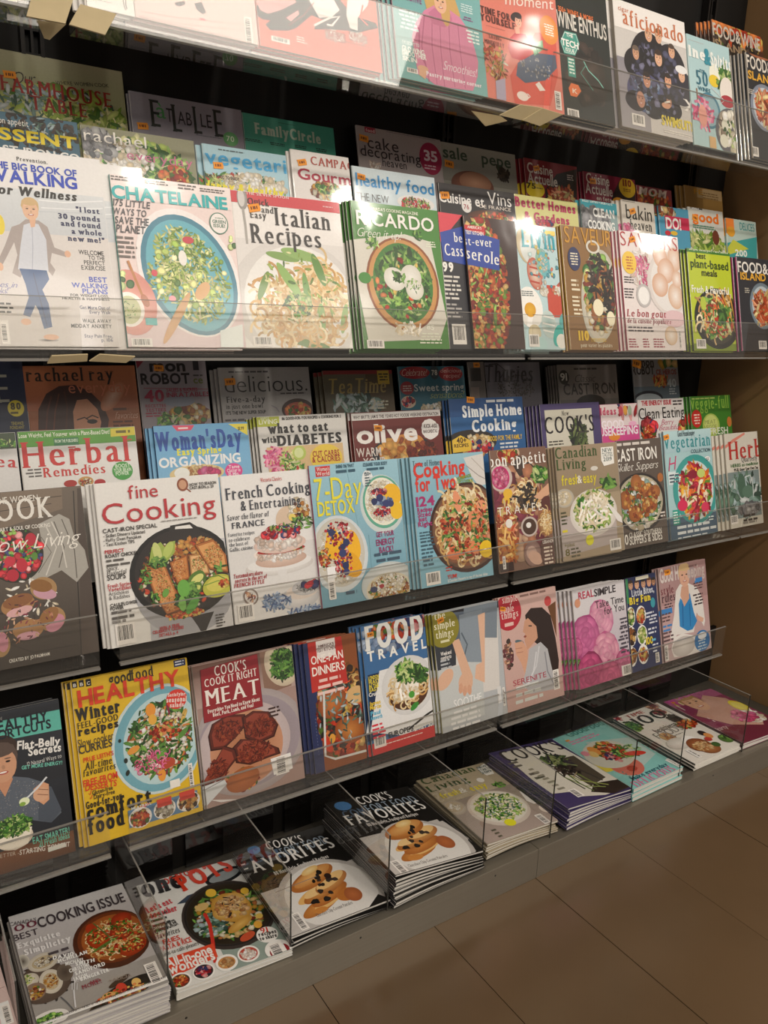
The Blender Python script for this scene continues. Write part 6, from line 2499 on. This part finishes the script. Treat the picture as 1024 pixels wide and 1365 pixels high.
pile('C4', [(552,440), (740,360), (450,212), (300,270)], '84c4c0', 'aqua magazine with red pepper dish on yellow, top of the teal edged pile', 'aqua dish magazines', '''
T 345 262 470 222 24 2c7c74 b|GoodFood
L d884a8 340 280 470 250 2
Q b0c8c4 400 280 560 260 640 320 560 400 500 380
N d8c830 470 345 90 26 10
N c86c5c 540 360 60 30 10
N c8c8bc 480 320 96 40 10
F blob 60 14 480 308 60 28 tom 3
F blob 24 12 500 330 40 16 berry 3
N d89040 430 310 18 14 0
N d8b870 428 322 16 10 0
F leaf 20 16 540 310 60 20 green 3
N c83c2c 570 318 40 7 -20
N a83c2c 560 370 20 8 0
N d88c9c 400 320 14 8 0
L e0e8e8 580 280 660 310 4
T 560 408 690 362 17 1c5c6c b|Make everyday
T 576 432 720 380 30 d86c9c r|DELICIOUS
L 3c7c7c 520 380 560 400 3
Q eef0f0 672 342 688 334 734 358 722 368
C 676 338 730 364
S 340 276 9
''', 3, .012, spine='6cb0ac', h=.25)
pile('C4', [(775,360), (935,285), (640,145), (495,195)], 'e0dcd4', 'white magazine with big black 100, nuts and bread', 'hundred foods magazines', '''
F leaf 16 16 500 198 16 8 berry 2
T 548 200 605 180 13 b0544c r|TIME
T 594 226 688 192 40 24201e s|100
T 648 250 715 222 18 4c4844 s|healthiest
T 656 270 740 236 26 7c7874 l|FOODS
L 8c8884 690 262 750 244 1
F blob 40 12 562 226 30 16 leafy 3
F blob 26 14 626 155 24 10 root 3
F blob 26 14 652 178 20 9 root 5
N 3c2c24 700 200 20 8 -30
F blob 30 12 706 200 24 14 dark 3
F blob 30 14 748 218 44 12 tom 3
N c8a070 678 262 24 12 -20
F blob 20 10 690 265 24 12 bread 3
N ece8e4 720 285 50 16 0 c8c4bc
N f0eeea 760 275 30 14 0
N 2c2424 800 250 14 8 0
N d89050 820 258 14 8 0
N b83c34 820 270 14 6 0
N a8643c 790 290 44 20 -10 7c4424
N b47848 824 300 40 16 -10 84502c
F blob 26 10 800 295 36 14 bread 4
N 4c6c34 880 268 24 12 -20
N 3c5c2c 846 288 16 7 0
N 4c2424 862 240 14 6 0
F leaf 12 14 890 262 30 12 leafy 3
X ececea 742 310 800 330
C 745 308 800 330
''', 5, .008, spine='1c201c', h=.255)
pile('C4', [(958,290), (1110,235), (820,88), (655,140)], '842c54', 'burgundy and pink cookery magazine with blonde cook and lemon, right end of the base', 'burgundy lemon magazines', '''
B a85480 0 0 1 .16
B 6c2038 0 .7 1 1
Q c89c8c 800 120 880 130 1000 190 1010 220 900 220 780 190
N 8c6450 760 140 44 14 -20
H 770 145 22 d8a888 a88450 short
T 690 150 800 104 24 c868a8 k|WOMENISM
T 668 165 720 148 20 c83c9c b|HOMI
L e8e0a0 705 140 750 158 1
X c8a830 700 150 724 158
X d8c8c8 712 155 740 172
X c8b030 772 182 800 196
L e8c8d0 810 195 850 212 2
L e8d0d4 815 205 870 236 4
L e0c4cc 860 212 900 236 3
E e8d830 924 155 26 15
N f0e470 924 155 20 11
F leaf 40 16 960 190 50 20 cream 3
F blob 20 16 940 190 50 16 rose 4
T 850 246 890 230 16 f0e0e0 c|Hearty
S 700 146 8
'''.replace('N f0e470 924 155 20 11\n','N f0e470 924 155 20 11 0\n'), 4, .010, spine='5c1c34', h=.25)
